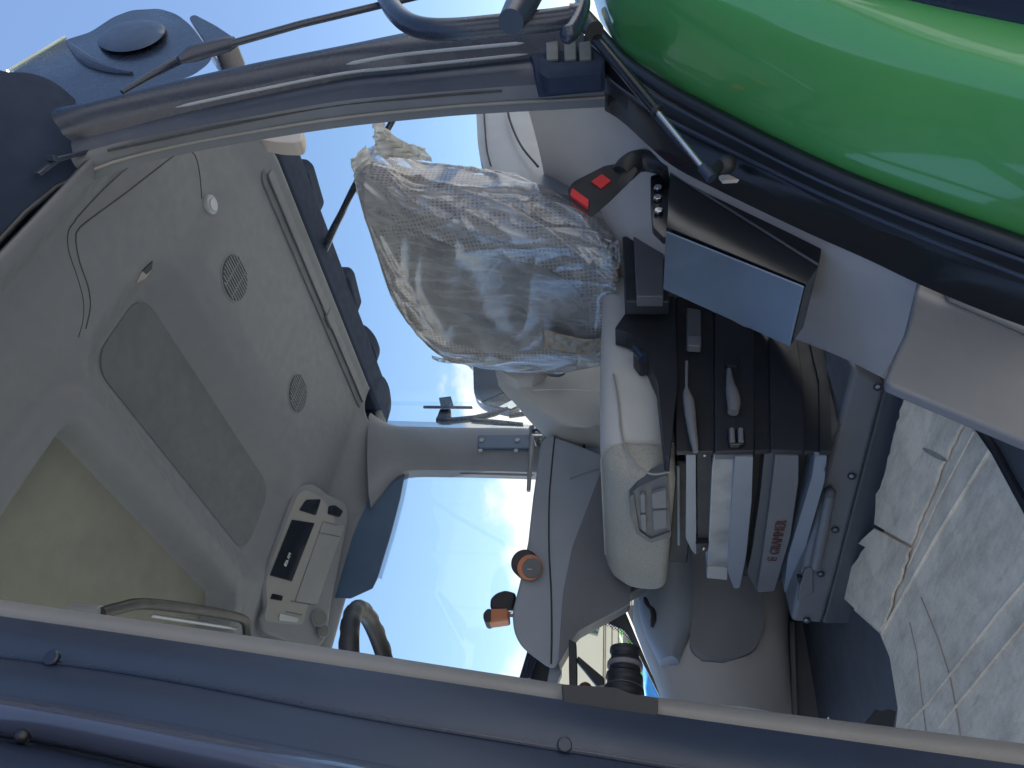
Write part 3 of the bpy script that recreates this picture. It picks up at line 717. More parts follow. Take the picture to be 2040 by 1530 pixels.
box("front_bulkhead", (-.34, .95, -.1), (-.22, 2.0, .28), M_black, tr, bevel=.02)
box("rear_bulkhead", (2.0, .72, -.1), (2.03, 2.30, .45), M_dgrey, tr, bevel=.006)
loft("bonnet", [[V((x, 1.475 + a, b)) for a, b in rrect(0, zc_, hw, hh, .12)] for x, hw, hh, zc_ in ((-.36, .46, .50, .10), (-1.6, .42, .45, .05), (-2.7, .36, .38, -.02), (-2.85, .30, .30, -.05))], M_green, tr)
box("right_lower_wall", (-.2, 2.285, -.06), (2.0, 2.305, .30), M_dgrey, tr, bevel=.004)
# --- front right floor wall under the side console
prism("front_kick_panel", ptsY([(1560, 1180), (1640, 1190), (1735, 1240), (1760, 1300), (1740, 1480), (1560, 1470)], 2.06), (0, .05, 0), M_dgrey, tr, bevel=.01)
prism("kick_strip", ptsY([(1572, 1238), (1584, 1238), (1590, 1440), (1578, 1440)], 2.02), (0, .03, 0), M_grey, tr, bevel=.004)

# ================================================================== the seat
SX, SY = .82, 1.15      # front left corner of the seat in plan
seat = thing("operator_seat", (1.12, 1.40, 0), "light grey suspension tractor seat on a dark plinth, its back wrapped in plastic", "seat")
def section(x, y0, y1, z0, z1, r, n=5):
    return [V((x, a, b)) for a, b in rrect((y0 + y1) / 2, (z0 + z1) / 2, (y1 - y0) / 2, (z1 - z0) / 2, r, n)]
cush = loft("cushion", [section(.874, 1.146, 1.665, .405, .552, .05), section(.90, 1.142, 1.668, .404, .556, .05), section(1.0, 1.142, 1.67, .404, .560, .05), section(1.20, 1.142, 1.67, .406, .562, .05), section(1.40, 1.15, 1.66, .41, .56, .05)], M_seatg, seat, angle=70)
loft("front_bolster", [section(.800, 1.235, 1.60, .425, .455, .014), section(.804, 1.20, 1.63, .415, .480, .03), section(.815, 1.172, 1.650, .408, .512, .045), section(.835, 1.155, 1.660, .405, .536, .05), section(.858, 1.148, 1.664, .405, .548, .05), section(.876, 1.146, 1.666, .405, .552, .05)], M_mesh, seat, angle=70)
tube("stitching", spline(ptsY([(1222, 745), (1232, 800), (1240, 870), (1262, 918), (1296, 944), (1336, 940)], 1.1395), 40), .0022, mat("seat thread", (.24, .235, .22), .8), cush, seg=6)
tube("stitching", [V((.875, 1.143, .41)), V((.875, 1.143, .50)), V((.875, 1.158, .543)), V((.875, 1.20, .554)), V((.875, 1.6, .554))], .002, mat("seat thread pale", (.3, .295, .27), .8), cush, seg=6)
# control recess with four keys on the front edge
cp = prism("control_panel", ptsX(rnd([(1252, 990), (1268, 972), (1330, 945), (1338, 1072), (1296, 1078), (1276, 1062), (1258, 1030)], 8), .796), (.03, 0, 0), M_dgrey, seat, bevel=.004)
def key(pp, M=M_grey, d=.789): prism("key", ptsX(rnd(pp, 3), d), (.016, 0, 0), M, cp, bevel=.002)
key([(1275, 986), (1286, 986), (1287, 1022), (1276, 1022)]); key([(1276, 1026), (1287, 1026), (1288, 1060), (1278, 1056)])
key([(1298, 984), (1327, 976), (1328, 1012), (1300, 1014)]); key([(1300, 1019), (1328, 1017), (1328, 1052), (1302, 1056)])
prism("panel_rim", ptsX(rnd([(1254, 990), (1262, 984), (1274, 1058), (1296, 1074), (1334, 1060), (1334, 1070), (1296, 1082), (1268, 1064), (1256, 1028)], 3), .792), (.02, 0, 0), M_dgrey, cp, bevel=.003)
# slides and suspension, layer by layer
und = box("seat_frame", (.87, 1.20, .355), (1.42, 1.62, .404), M_black, seat, bevel=.006)
SB = 893      # photograph row of the front left corner
def layer(name, px, X, M, d=.07, bevel=.005):
    P = ptsX(rnd(px, 4), X)
    for p in P: p.y = max(p.y, 1.112)
    return prism(name, P, (d, 0, 0), M, seat, bevel=bevel)
layer("slide_cover", [(1367, SB), (1386, SB), (1387, 1106), (1379, 1098), (1366, 1072)], .845, M_silver)
layer("slide_rail", [(1388, SB), (1418, SB), (1414, 1078), (1406, 1086), (1406, 1092), (1390, 1098)], .85, M_black)
for (a, b) in ((1402, 905), (1400, 1092)):
    prism("rail_stop", ptsX([(a - 14, b - 8), (a + 12, b - 8), (a + 10, b + 7), (a - 10, b + 8)], .838), (.03, 0, 0), M_black, seat, bevel=.002)
    ball("bolt", pX(a + 2, b, .836), .005, M_steel, seat, seg=10)
tube("slide_edge", [pX(1351, 930, .84), pX(1352, 1085, .84)], .003, M_silver, seat, seg=8)
layer("upper_shell", [(1424, SB), (1464, SB), (1462, 920), (1450, 1130), (1448, 1154), (1409, 1150), (1410, 1120), (1418, 930)], .842, M_chrome)
prism("shell_band", ptsX([(1410, 1130), (1450, 1132), (1449, 1156), (1408, 1152)], .838), (.02, 0, 0), M_trim, seat, bevel=.002)
prism("shell_band", ptsX([(1427, SB + 3), (1466, SB + 3), (1466, 916), (1425, 916)], .838), (.02, 0, 0), M_grey, seat, bevel=.002)
layer("shell_flange", [(1468, SB), (1494, SB), (1500, 910), (1497, 1000), (1486, 1110), (1473, 1172), (1462, 1172), (1450, 1140), (1456, 1040)], .822, M_silver)
layer("bellows", [(1490, SB), (1525, SB), (1512, 1140), (1480, 1150)], .875, M_black)
ls = layer("lower_shell", [(1548, SB), (1594, SB), (1590, 960), (1574, 1070), (1542, 1178), (1508, 1180), (1516, 1130), (1534, 1000)], .826, M_grey, bevel=.006)
layer("shell_slope", [(1524, SB), (1548, SB), (1534, 1000), (1516, 1130), (1508, 1178), (1488, 1140), (1496, 1110), (1514, 990)], .842, M_dgrey)
layer("bellows", [(1588, SB), (1628, SB), (1612, 980), (1570, 1140), (1548, 1160), (1575, 1040)], .875, M_black)
layer("base_flange", [(1628, SB), (1652, SB), (1642, 960), (1606, 1085), (1580, 1178), (1562, 1180), (1570, 1110), (1600, 1010), (1618, 950)], .826, M_cons)
# the left side: dark covers that carry each layer round the corner
def side(name, px, Yv, M, d=.012): return prism(name, ptsY(rnd(px, 4), Yv), (0, d, 0), M, seat, bevel=.006)
M_sidec = mat("dark side cover plastic", (.016, .018, .024), .5, bump=.2, bscale=600)
side("side_cover", [(1346, 590), (1424, 590), (1424, 900), (1346, 900)], 1.106, M_black)
side("side_cover", [(1424, 590), (1500, 610), (1503, 898), (1424, 900)], 1.098, M_sidec)
side("side_cover", [(1500, 610), (1532, 625), (1536, 896), (1503, 898)], 1.108, M_black)
side("side_cover", [(1532, 625), (1582, 650), (1600, 760), (1602, 898), (1536, 896)], 1.098, M_sidec)
side("side_cover", [(1582, 650), (1610, 665), (1632, 760), (1634, 898), (1602, 898), (1600, 760)], 1.108, M_black)
side("side_cover", [(1610, 665), (1640, 690), (1652, 770), (1658, 898), (1634, 898), (1632, 760)], 1.098, M_sidec)
# maker's name on the lower shell
o0 = pX(1543, 1104, .8255); o1 = pX(1563, 1012, .8255); td = (o1 - o0).normalized()
text("lettering", "GRAMMER", .030, o0 - V((.0016, 0, 0)), td, (0, td.z, -td.y), M_text, ls, depth=.0009, space=1.02)
for dz, s in ((.006, .008), (-.002, .007)):
    tube("emblem", [V((.8242, o0.y + .020 + s * sin(t * pi / 8), o0.z + dz + s * .8 * cos(t * pi / 8))) for t in range(-3, 12)], .0011, M_text, ls, seg=6)
# levers and knobs on the left side
lev = tube("lever", spline(ptsY([(1452, 735), (1455, 765), (1462, 800), (1460, 822)], 1.085), 14), [.004, .005, .006, .007, .008, .009, .011, .012, .013, .013, .013, .012, .011, .010], M_grey, seat)
prism("lever_boot", ptsY(rnd([(1444, 715), (1472, 712), (1470, 730), (1446, 728)], 4), 1.090), (0, .03, 0), M_black, seat, bevel=.003)
prism("knob", ptsY(rnd([(1450, 850), (1483, 853), (1486, 880), (1478, 886), (1452, 886), (1449, 868)], 6), 1.085), (0, .03, 0), M_blackg, seat, bevel=.004)
for yy in (1458, 1475): tube("knob_rib", ptsY([(yy, 855), (yy + 1, 880)], 1.082), .005, M_grey, seat, seg=8)
tube("slide_lever", spline(ptsY([(1368, 720), (1368, 780), (1372, 800), (1378, 850), (1386, 900)], 1.088), 24), [.003] * 8 + [.006, .008, .010, .011, .011, .011, .011, .010, .010, .009, .009, .008, .008, .007, .006, .005], M_grey, seat)
prism("side_handle", ptsY(rnd([(1368, 612), (1396, 616), (1398, 690), (1368, 688)], 4), 1.088), (0, .03, 0), M_dgrey, seat, bevel=.003)
prism("side_handle_tip", ptsY(rnd([(1370, 668), (1397, 668), (1397, 690), (1370, 688)], 4), 1.082), (0, .02, 0), M_grey, seat, bevel=.003)
prism("side_cover", ptsY(rnd([(1224, 655), (1262, 600), (1300, 590), (1345, 590), (1350, 760), (1335, 910), (1325, 905), (1310, 760), (1290, 715), (1276, 718), (1262, 700), (1262, 668), (1246, 660)], 4), 1.085), (0, .05, 0), M_black, seat, bevel=.008)
tube("release_knob", ptsY([(1266, 694), (1282, 715)], 1.075), [.009, .011], M_frame, seat)

# plinth
pa, pb = pZ(1802, 786, 0), pZ(1693, 1243, 0); pn = V((-(pb.y - pa.y), pb.x - pa.x, 0)).normalized()
pn = -pn if pn.x < 0 else pn
pd = pn.dot(pa)
def pl(px, d=0): return [onpl(a, b, pn, pd + d) for a, b in px]
pln = prism("plinth", pl([(1700, 728), (1742, 752), (1766, 768), (1640, 1244), (1576, 1240), (1588, 1180)], 0.002), pn * .45, M_grey, seat, bevel=.012, seg=4)
prism("plinth_foot", pl([(1764, 760), (1804, 786), (1694, 1244), (1638, 1243)], .010), pn * .44, M_dgrey, seat, bevel=.006)
for (a, b) in ((1749, 770), (1697, 948), (1664, 1055), (1635, 1143), (1607, 1235)):
    s = disc("screw", onpl(a, b, pn, pd + .001), -pn, .0085, .004, M_frame2, pln, seg=18, bevel=.0015)
    disc("screw_socket", onpl(a - 1, b, pn, pd - .0035), -pn, .0042, .0012, M_steel, pln, seg=6, bevel=0)
tube("plinth_rod", pl([(1654, 980), (1625, 1130)], -.012), .0105, M_grey, pln)
ball("rod_end", pl([(1653, 982)], -.012)[0], .012, M_dgrey, pln)
prism("plinth_bracket", pl([(1604, 1135), (1620, 1130), (1620, 1180), (1590, 1200), (1594, 1165)], -.003), pn * .02, M_grey, pln, bevel=.002)
prism("bracket_slot", pl([(1588, 1150), (1598, 1150), (1592, 1166)], -.005), pn * .01, M_black, pln, bevel=.0005)
prism("plinth_side", ptsY([(1640, 700), (1668, 700), (1700, 735), (1740, 750), (1700, 800), (1655, 880), (1650, 920), (1645, 800)], 1.118), (0, .04, 0), M_dgrey, seat, bevel=.006)

# backrest: a body between the near and far edges seen in the photograph, leaning back
BN = (1, 0, -.20); BD = 1.29
near = [(718, 352), (740, 362), (775, 374), (830, 384), (905, 392), (1000, 404), (1090, 424), (1160, 450), (1228, 505)]
far = [(728, 420), (762, 520), (805, 622), (872, 703), (955, 723), (1040, 731), (1120, 730), (1190, 716), (1250, 684)]
NR, NCOL = 64, 72
e0 = spline([onpl(a, b, BN, BD) for a, b in near], NR); e1 = spline([onpl(a, b, BN, BD) for a, b in far], NR)
def back_point(i, s):
    """i: row 0..NR-1 (top to bottom), s: 0..1 once round the body."""
    a, b = e0[i], e1[i]; t = i / (NR - 1); w = (b - a)
    thick = .15 * (.55 + .45 * sin(pi * min(1, t * 1.15 + .08)))
    ang = 2 * pi * s
    cu, sv = cos(ang), sin(ang)
    ex = .45
    u = .5 + .5 * (abs(cu) ** ex) * (1 if cu > 0 else -1)
    f = (abs(sv) ** ex) * (1 if sv > 0 else -1)          # +1 front, -1 back
    p = a + w * u
    bol = 0
    if f > 0:
        edge = abs(u - .5) * 2
        bol = -.035 * math.exp(-((edge - .80) / .22) ** 2) * sst(.05, .3, t) + .028 * (1 - edge) * sst(.1, .4, t)
        bol += -.03 * sst(.72, .95, t) * (1 - edge ** 2)
    return p + V((.5 * thick - f * .5 * thick + bol * max(0, f), 0, 0))
br_loops = [[back_point(i, k / NCOL) for k in range(NCOL)] for i in range(NR)]
loft("backrest", br_loops, M_perf, seat, angle=70)
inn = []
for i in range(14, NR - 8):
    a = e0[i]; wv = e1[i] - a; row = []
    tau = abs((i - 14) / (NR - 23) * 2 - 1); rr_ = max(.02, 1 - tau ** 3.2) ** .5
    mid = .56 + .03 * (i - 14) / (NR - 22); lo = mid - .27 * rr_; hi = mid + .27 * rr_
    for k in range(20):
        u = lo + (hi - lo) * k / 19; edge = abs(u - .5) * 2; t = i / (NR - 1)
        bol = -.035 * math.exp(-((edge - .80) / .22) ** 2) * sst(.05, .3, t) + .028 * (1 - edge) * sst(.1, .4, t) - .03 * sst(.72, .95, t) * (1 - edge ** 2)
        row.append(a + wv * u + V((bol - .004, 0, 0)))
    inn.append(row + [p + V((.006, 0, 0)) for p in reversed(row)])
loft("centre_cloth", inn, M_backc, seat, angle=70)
# light grey pad at the far side of the backrest
PA = [(985, 728), (1000, 745), (1020, 765), (1050, 800), (1085, 832), (1120, 852), (1150, 858)]
PB = [(1240, 728), (1236, 745), (1232, 765), (1228, 800), (1222, 830), (1215, 848), (1195, 858)]
ribbon("side_pad", ptsY(PA, 1.66), ptsY(PB, 1.66), M_seatg, seat, n=30, m=17, bulge=.05, bvec=(-.5, -1, 0), prof=lambda t: sin(pi * t) ** .5, thick=.10)
tube("pad_stitching", spline(ptsY([(1062, 777), (1130, 776), (1215, 782)], 1.600), 20), .0015, mat("pad thread", (.5, .5, .48), .7), seat, seg=6)
ribbon("side_pad_roll", ptsY([(984, 722), (1000, 740), (1030, 756), (1060, 764)], 1.61), ptsY([(1100, 716), (1098, 726), (1095, 738), (1085, 752)], 1.61), M_trim, seat, n=20, m=11, bulge=.03, thick=.05)
prism("pad_button", ptsY(rnd([(1085, 728), (1125, 728), (1126, 738), (1112, 744), (1092, 742)], 4), 1.565), (0, .02, 0), M_dgrey, seat, bevel=.003)

# ------------------------------------------------------------------ plastic wrap on the backrest
def ridged(p, o):
    return max(0.0, 1 - abs(noise.noise(p * o) * 2))
def wrinkle(i, k, NRR, NCC):
    t = i / (NRR - 1); s = k / NCC
    # long folds run down and towards the bottom corner; small crumples sit on top
    q = V((s * 11 + t * 2.4, t * 1.6, 3.1)); h = .013 * ridged(q, 1.0) ** 2
    q = V((s * 21 - t * 3.4, t * 3.2, 8.3)); h += .010 * ridged(q, 1.0) ** 2
    q = V((s * 24 + t * 4, t * 8, 1.7)); h += .0045 * ridged(q, 1.0) ** 1.6
    h *= .55 + .85 * t
    return h
NR2, NC2 = 190, 260
fe0 = spline([onpl(a, b, BN, BD) for a, b in [(704, 335), (735, 340), (775, 352)] + near[3:-1] + [(1216, 500)]], NR2)
fe1 = spline([onpl(a, b, BN, BD) for a, b in [(712, 400), (755, 520), (798, 622)] + far[3:-1] + [(1258, 690)]], NR2)
def film_point(i, k):
    global e0, e1, NR
    s0, s1, n0 = e0, e1, NR
    e0, e1, NR = fe0, fe1, NR2
    p = back_point(i, k / NC2)
    e0, e1, NR = s0, s1, n0
    ang = 2 * pi * k / NC2
    nrm = V((-sin(ang), .0, 0)) + (e1[0] - e0[0]).normalized() * cos(ang) * .9
    t = i / (NR2 - 1)
    h = .006 + wrinkle(i, k, NR2, NC2)
    if t > .86: h += .014 * ((t - .86) / .14) * (1 + noise.noise(V((k * .09, 0, 4))) * 1.2)
    if t < .05: h -= .02 * (1 - t / .05)
    return p + nrm * h
cov = thing("plastic_seat_wrap", (1.42, 1.25, .50), "crumpled clear plastic wrap pulled over the seat backrest", "plastic wrap")
fl_loops = [[film_point(i, k) for k in range(NC2)] for i in range(NR2)]
loft("wrap_film", fl_loops, M_film, cov, cap=False, angle=180)
def ruffle(name, A, B, amp, M=M_milky, n=26, m=10, seed=0):
    a, b = spline(A, n), spline(B, n); vs = []; fs = []
    for i in range(n):
        for j in range(m):
            t = j / (m - 1); p = a[i].lerp(b[i], t)
            q = V((i * .45 + seed * 7, j * .25, seed)); d = noise.noise(q) * amp + ridged(q * 1.9, 1.0) * amp * .5
            vs.append(p + V((-.75, -.65, .1)) * d)
    for i in range(n - 1):
        for j in range(m - 1): fs.append([i * m + j, i * m + j + 1, (i + 1) * m + j + 1, (i + 1) * m + j])
    return mesh(name, vs, fs, M, cov, angle=180, solid=.0006)
def bp(px, d=0.0): return [onpl(a, b, BN, BD + d) for a, b in px]
ruffle("wrap_ruffle", bp([(745, 243), (748, 275), (752, 300), (770, 318)], .03), bp([(768, 243), (772, 270), (800, 290), (830, 312)], .03), .02, seed=1)
ruffle("wrap_ruffle", bp([(700, 318), (706, 345), (712, 380), (722, 396)], .02), bp([(732, 290), (742, 320), (740, 350), (738, 378)], .02), .02, seed=2)
ruffle("wrap_ruffle", bp([(770, 256), (795, 276), (820, 288), (850, 296)], .05), bp([(768, 310), (790, 316), (820, 318), (860, 322)], .05), .03, seed=3)
ruffle("wrap_ruffle", bp([(1150, 690), (1200, 694), (1240, 672), (1268, 660)], -.03), bp([(1150, 735), (1205, 728), (1250, 718), (1270, 690)], -.03), .02, M_milky, seed=4)
ruffle("wrap_ruffle", bp([(1195, 478), (1215, 484), (1232, 480), (1238, 500)], -.02), bp([(1200, 560), (1218, 556), (1236, 530), (1240, 515)], -.02), .03, M_film, seed=5)
ruffle("wrap_ruffle", bp([(1080, 655), (1130, 668), (1180, 676), (1225, 664)], -.045), bp([(1084, 695), (1130, 702), (1180, 706), (1215, 690)], -.045), .012, mat("packing tape", (.20, .175, .13), .3, spec=.6), seed=6)
ruffle("wrap_ruffle", bp([(860, 708), (885, 714), (930, 718), (945, 722)], .0), bp([(862, 715), (880, 722), (925, 726), (942, 738)], .0), .008, M_film, seed=7)

# ------------------------------------------------------------------ belt buckle and its bracket
bk = thing("seat_belt_buckle", pY(1330, 330, .75), "black seat belt buckle with red push button and red square window", "seat belt")
BYP = .75
prism("buckle_body", ptsY(rnd([(1130, 378), (1142, 362), (1205, 330), (1252, 322), (1272, 338), (1252, 366), (1215, 402), (1178, 434), (1160, 420), (1136, 402)], 6), BYP), ray(1200, 380).normalized() * .04, M_black, bk, bevel=.006)
prism("push_button", ptsY(rnd([(1140, 374), (1173, 398), (1171, 413), (1136, 388)], 2), BYP - .006), (0, .02, 0), M_red, bk, bevel=.002)
prism("window", ptsY([(1178, 361), (1199, 346), (1217, 359), (1197, 375)], BYP - .002), (0, .01, 0), M_red, bk, bevel=.0008)
tube("stalk", spline(ptsY([(1235, 350), (1262, 325), (1290, 320), (1325, 330), (1340, 345)], BYP + .012), 20), [.020, .022, .023, .024, .024, .024, .024, .023, .022, .022] + [.021] * 10, M_black, bk)
prism("anchor_bracket", ptsY(rnd([(1296, 350), (1336, 340), (1334, 470), (1322, 474), (1300, 452), (1296, 400)], 4), BYP + .03), (0, .015, 0), M_blackg, bk, bevel=.003)
for (a, b) in ((1311, 378), (1310, 398), (1312, 424)):
    disc("bolt", pY(a, b, BYP + .029), (0, -1, 0), .009, .008, M_steel, bk, seg=6, bevel=.002)
prism("recliner_post", ptsY([(1240, 470), (1330, 468), (1334, 600), (1245, 600)], 1.02), (0, .04, 0), M_black, bk, bevel=.004)
prism("recliner_plate", ptsY([(1262, 462), (1322, 470), (1322, 590), (1268, 590)], 1.005), (0, .03, 0), M_dgrey, bk, bevel=.003)

# ------------------------------------------------------------------ black sheet metal box beside the seat
bxs = thing("side_box", pY(1500, 460, .755), "angular black sheet metal box at the left of the seat", "box")
prism("box_body", ptsY(rnd([(1328, 452), (1336, 330), (1345, 309), (1628, 478), (1638, 494), (1630, 532), (1606, 566)], [0, 0, 6, 16, 16, 0, 0]), .755), (0, .130, 0), M_blackg, bxs, bevel=.004)
fa, fb = pY(1330, 458, .755), pY(1605, 568, .755)
fq = [fa, fb, fb + V((0, .130, 0)), fa + V((0, .130, 0))]
nrm = (fb - fa).cross(V((0, 1, 0))).normalized(); nrm = nrm if nrm.x < 0 else -nrm
prism("sky_sheen_plate", [p + nrm * .002 for p in fq], nrm * .004, M_boxsky, bxs, bevel=.002)  # separate bluish sheet carrying the painted sky reflection
tube("folded_edge", ptsY([(1338, 345), (1630, 528)], .754), .0022, M_dgrey, bxs, seg=8)

# ------------------------------------------------------------------ right-hand armrest console
rc = thing("armrest_console", (1.0, 1.72, .30), "dark grey armrest console with levers to the right of the seat", "console")
CY = 1.70
prism("console_body", ptsY(rnd([(1078, 880), (1095, 866), (1200, 905), (1260, 1000), (1262, 1120), (1256, 1205), (1150, 1262), (1105, 1332), (1092, 1330), (1040, 1292), (1024, 1262), (1020, 1222), (1036, 1160), (1052, 1080), (1062, 990)], [14, 14, 10, 10, 0, 6, 10, 8, 8, 20, 16, 16, 20, 0, 0], 5), CY), ray(1100, 1180).normalized() * .16, M_cons, rc, bevel=.022, seg=5)
prism("lower_cover", ptsY(rnd([(1122, 1180), (1140, 1090), (1200, 930), (1258, 1000), (1262, 1120), (1254, 1200), (1150, 1258), (1112, 1324)], 8), CY - .006), (0, .05, 0), mat("console lower cover", (.115, .12, .135), .5, bump=.2, bscale=900), rc, bevel=.004)
tube("console_seam", spline(ptsY([(1105, 870), (1100, 920), (1094, 1000), (1094, 1100), (1098, 1180), (1099, 1260), (1098, 1322)], CY - .002), 40), .0022, M_seam, rc, seg=8)
tube("console_seam", spline(ptsY([(1196, 932), (1168, 940), (1142, 950), (1136, 954)], CY - .008), 16), .0018, M_silver, rc, seg=8)
prism("console_fin", ptsY(rnd([(1236, 1132), (1262, 1128), (1300, 1128), (1300, 1150), (1290, 1162), (1256, 1182)], 3), CY + .03), (0, .05, 0), M_dgrey, rc, bevel=.004)
disc("fin_screw", pY(1281, 1138, CY + .028), (0, -1, 0), .006, .004, M_steel, rc, bevel=.001)
kn = disc("rotary_knob", pY(1052, 1130, CY + .02), (-.25, -1, .1), .036, .05, M_black, rc, bevel=.006)
disc("knob_ring", pY(1056, 1131, CY - .022), (-.25, -1, .1), .0335, .006, M_orange, rc, bevel=.002)
disc("knob_face", pY(1060, 1132, CY - .029), (-.25, -1, .1), .0255, .005, M_dgrey, rc, bevel=.002)
tube("face_mark", ptsY([(1054, 1112), (1062, 1112)], CY - .038), .0012, M_trim, rc, seg=6)
tube("face_mark", ptsY([(1050, 1134), (1060, 1134)], CY - .038), .0012, M_trim, rc, seg=6)
jp = ptsY(rnd([(1022, 1216), (976, 1212), (976, 1192), (988, 1180), (1006, 1174), (1028, 1180)], 7), CY + .06)
prism("joystick", jp, (0, .05, 0), M_black, rc, bevel=.012, seg=4)
prism("lever_grip", ptsY(rnd([(963, 1222), (972, 1212), (1012, 1211), (1014, 1234), (972, 1240), (964, 1234)], 5), CY + .04), (0, .04, 0), M_orange, rc, bevel=.008, seg=4)
prism("lever_cap", ptsY(rnd([(962, 1222), (970, 1212), (978, 1212), (978, 1238), (968, 1240), (963, 1234)], 4), CY + .038), (0, .044, 0), M_black, rc, bevel=.008)
tube("lever_rod", ptsY([(1008, 1219), (1026, 1219)], CY + .06), .005, M_steel, rc)
prism("console_stay", ptsY([(1100, 1300), (1118, 1296), (1118, 1340), (1104, 1372), (1088, 1368)], CY + .05), (0, .03, 0), M_cons, rc, bevel=.004)
ribbon("rear_pad", ptsY([(1108, 850), (1130, 862), (1170, 862)], 1.80), ptsY([(1112, 866), (1150, 885), (1198, 905)], 1.74), M_silver, rc, bulge=.02, thick=.03)
prism("cable_boot", ptsY(rnd([(1152, 858), (1172, 858), (1172, 880), (1162, 886), (1150, 872)], 4), 1.72), (0, .03, 0), M_black, rc, bevel=.004)

# ------------------------------------------------------------------ low side console, pale
sc_ = thing("side_console", (1.0, 2.0, 0), "pale grey moulded side console low on the right of the cab", "console")
ribbon("console_shell", ptsY([(1300, 1080), (1276, 1140), (1262, 1205), (1278, 1260), (1310, 1340), (1336, 1420)], 1.96), ptsY([(1560, 1080), (1572, 1140), (1572, 1205), (1570, 1260), (1574, 1340), (1578, 1440)], 1.99), M_trim, sc_, n=30, m=25, bulge=.09, prof=lambda t: sin(pi * t) ** .55, thick=.10)
ribbon("console_roll", ptsY([(1300, 1085), (1278, 1140), (1272, 1200), (1288, 1260), (1316, 1320)], 1.905), ptsY([(1380, 1085), (1384, 1140), (1384, 1200), (1376, 1260), (1352, 1318)], 1.885), M_cons, sc_, n=30, m=15, bulge=.04, prof=lambda t: sin(pi * t) ** .7, thick=.03)
ribbon("console_recess", ptsY([(1372, 1080), (1374, 1150), (1376, 1220), (1374, 1265), (1378, 1295), (1400, 1316)], 1.880), ptsY([(1500, 1080), (1512, 1150), (1522, 1220), (1516, 1265), (1496, 1298), (1440, 1320)], 1.880), M_grey, sc_, n=30, m=15, bulge=.008, thick=.03)
tube("pull_handle", spline(ptsY([(1284, 1190), (1290, 1205), (1299, 1215), (1302, 1230), (1299, 1250)], 1.855), 20), [.004, .006, .007, .007, .007, .006, .006, .006, .007, .008, .008, .008, .008, .008, .008, .008, .007, .006, .005, .004], M_black, sc_, seg=10)

# ------------------------------------------------------------------ overhead radio console
rd = thing("overhead_radio", (1.1, 2.15, 1.55), "grey overhead console with a dark radio display on the cab ceiling", "radio")
RN = V((0, .447, .894)); RD = RN.dot(V((0, 2.06, 1.615)))
def pr(px, d=0.0): return [onpl(a, b, RN, RD + d) for a, b in px]
OUT = rnd([(586, 976), (600, 964), (626, 962), (655, 985), (690, 1000), (696, 1030), (660, 1210), (652, 1270), (630, 1300), (524, 1258), (518, 1232), (528, 1212), (521, 1160), (527, 1140)], [10, 10, 14, 8, 12, 12, 20, 14, 30, 14, 6, 6, 6, 6])
rb = prism("console_body", pr(OUT), V((0, .05, .09)), M_liner, rd, bevel=.010, seg=4)
FACE = rnd([(592, 985), (608, 974), (640, 990), (668, 1030), (664, 1060), (620, 1180), (605, 1238), (600, 1246), (530, 1238), (526, 1228), (532, 1205), (529, 1160), (540, 1120)], 8)
prism("face_plate", pr(FACE, -.002), RN * .006, M_grey, rd, bevel=.002)
prism("display", pr([(582, 1035), (627, 1042), (582, 1158), (538, 1146)], -.0045), RN * .004, M_glassdark, rd, bevel=.0008)
prism("display_window", pr(rnd([(610, 995), (640, 994), (630, 1027), (596, 1016)], 4), -.0045), RN * .004, M_glassdark, rd, bevel=.0008)
prism("display_window", pr(rnd([(655, 1008), (668, 1006), (684, 1018), (677, 1030), (653, 1024)], 3), -.0045), RN * .004, M_glassdark, rd, bevel=.0008)
prism("display_window", pr(rnd([(543, 1182), (564, 1187), (562, 1197), (539, 1193)], 2), -.0045), RN * .004, M_glassdark, rd, bevel=.0008)
flap = prism("disc_flap", pr(rnd([(645, 1036), (688, 1048), (668, 1100), (632, 1205), (588, 1198), (612, 1130)], 5), -.005), RN * .007, mat("flap grey", (.12, .13, .15), .45), rd, bevel=.002)
tube("flap_line", pr([(647, 1040), (672, 1046)], -.006), .0009, M_seam, rd, seg=6)
tube("flap_line", pr([(636, 1061), (677, 1069)], -.006), .0009, M_seam, rd, seg=6)
tube("flap_line", pr([(580, 1197), (618, 1204)], -.004), .0009, M_seam, rd, seg=6)
tube("flap_line", pr([(570, 1218), (602, 1225)], -.004), .0009, M_seam, rd, seg=6)
prism("button", pr(rnd([(558, 1222), (596, 1232), (592, 1240), (556, 1236)], 3), -.006), RN * .006, M_cons, rd, bevel=.001)
d0 = pr([(568, 1128)], -.0058)[0]; d1 = pr([(590, 1072)], -.0058)[0]; d2 = pr([(560, 1126)], -.0058)[0]
xd = (d1 - d0).normalized(); yd = -RN.cross(xd) if (-RN.cross(xd)).dot(d2 - d0) > 0 else RN.cross(xd)
if xd.cross(yd).dot(RN) > 0: yd = -yd
text("display_digits", "806 AM", .0155, d0, xd, yd, M_lcd, rd, depth=.0002)
for (a, b, r) in ((634, 1232, .030), (642, 1258, .022)):
    c = pr([(a, b)], -.004)[0]
    v = disc("vent_ring", c, -RN + V((0, -.5, 0)), r, .012, mat("vent dark", (.10, .115, .14), .5), rd, bevel=.003)
    disc("vent_face", c + (-RN + V((0, -.5, 0))).normalized() * .012, -RN + V((0, -.5, 0)), r * .78, .003, M_dgrey, rd, bevel=.001)

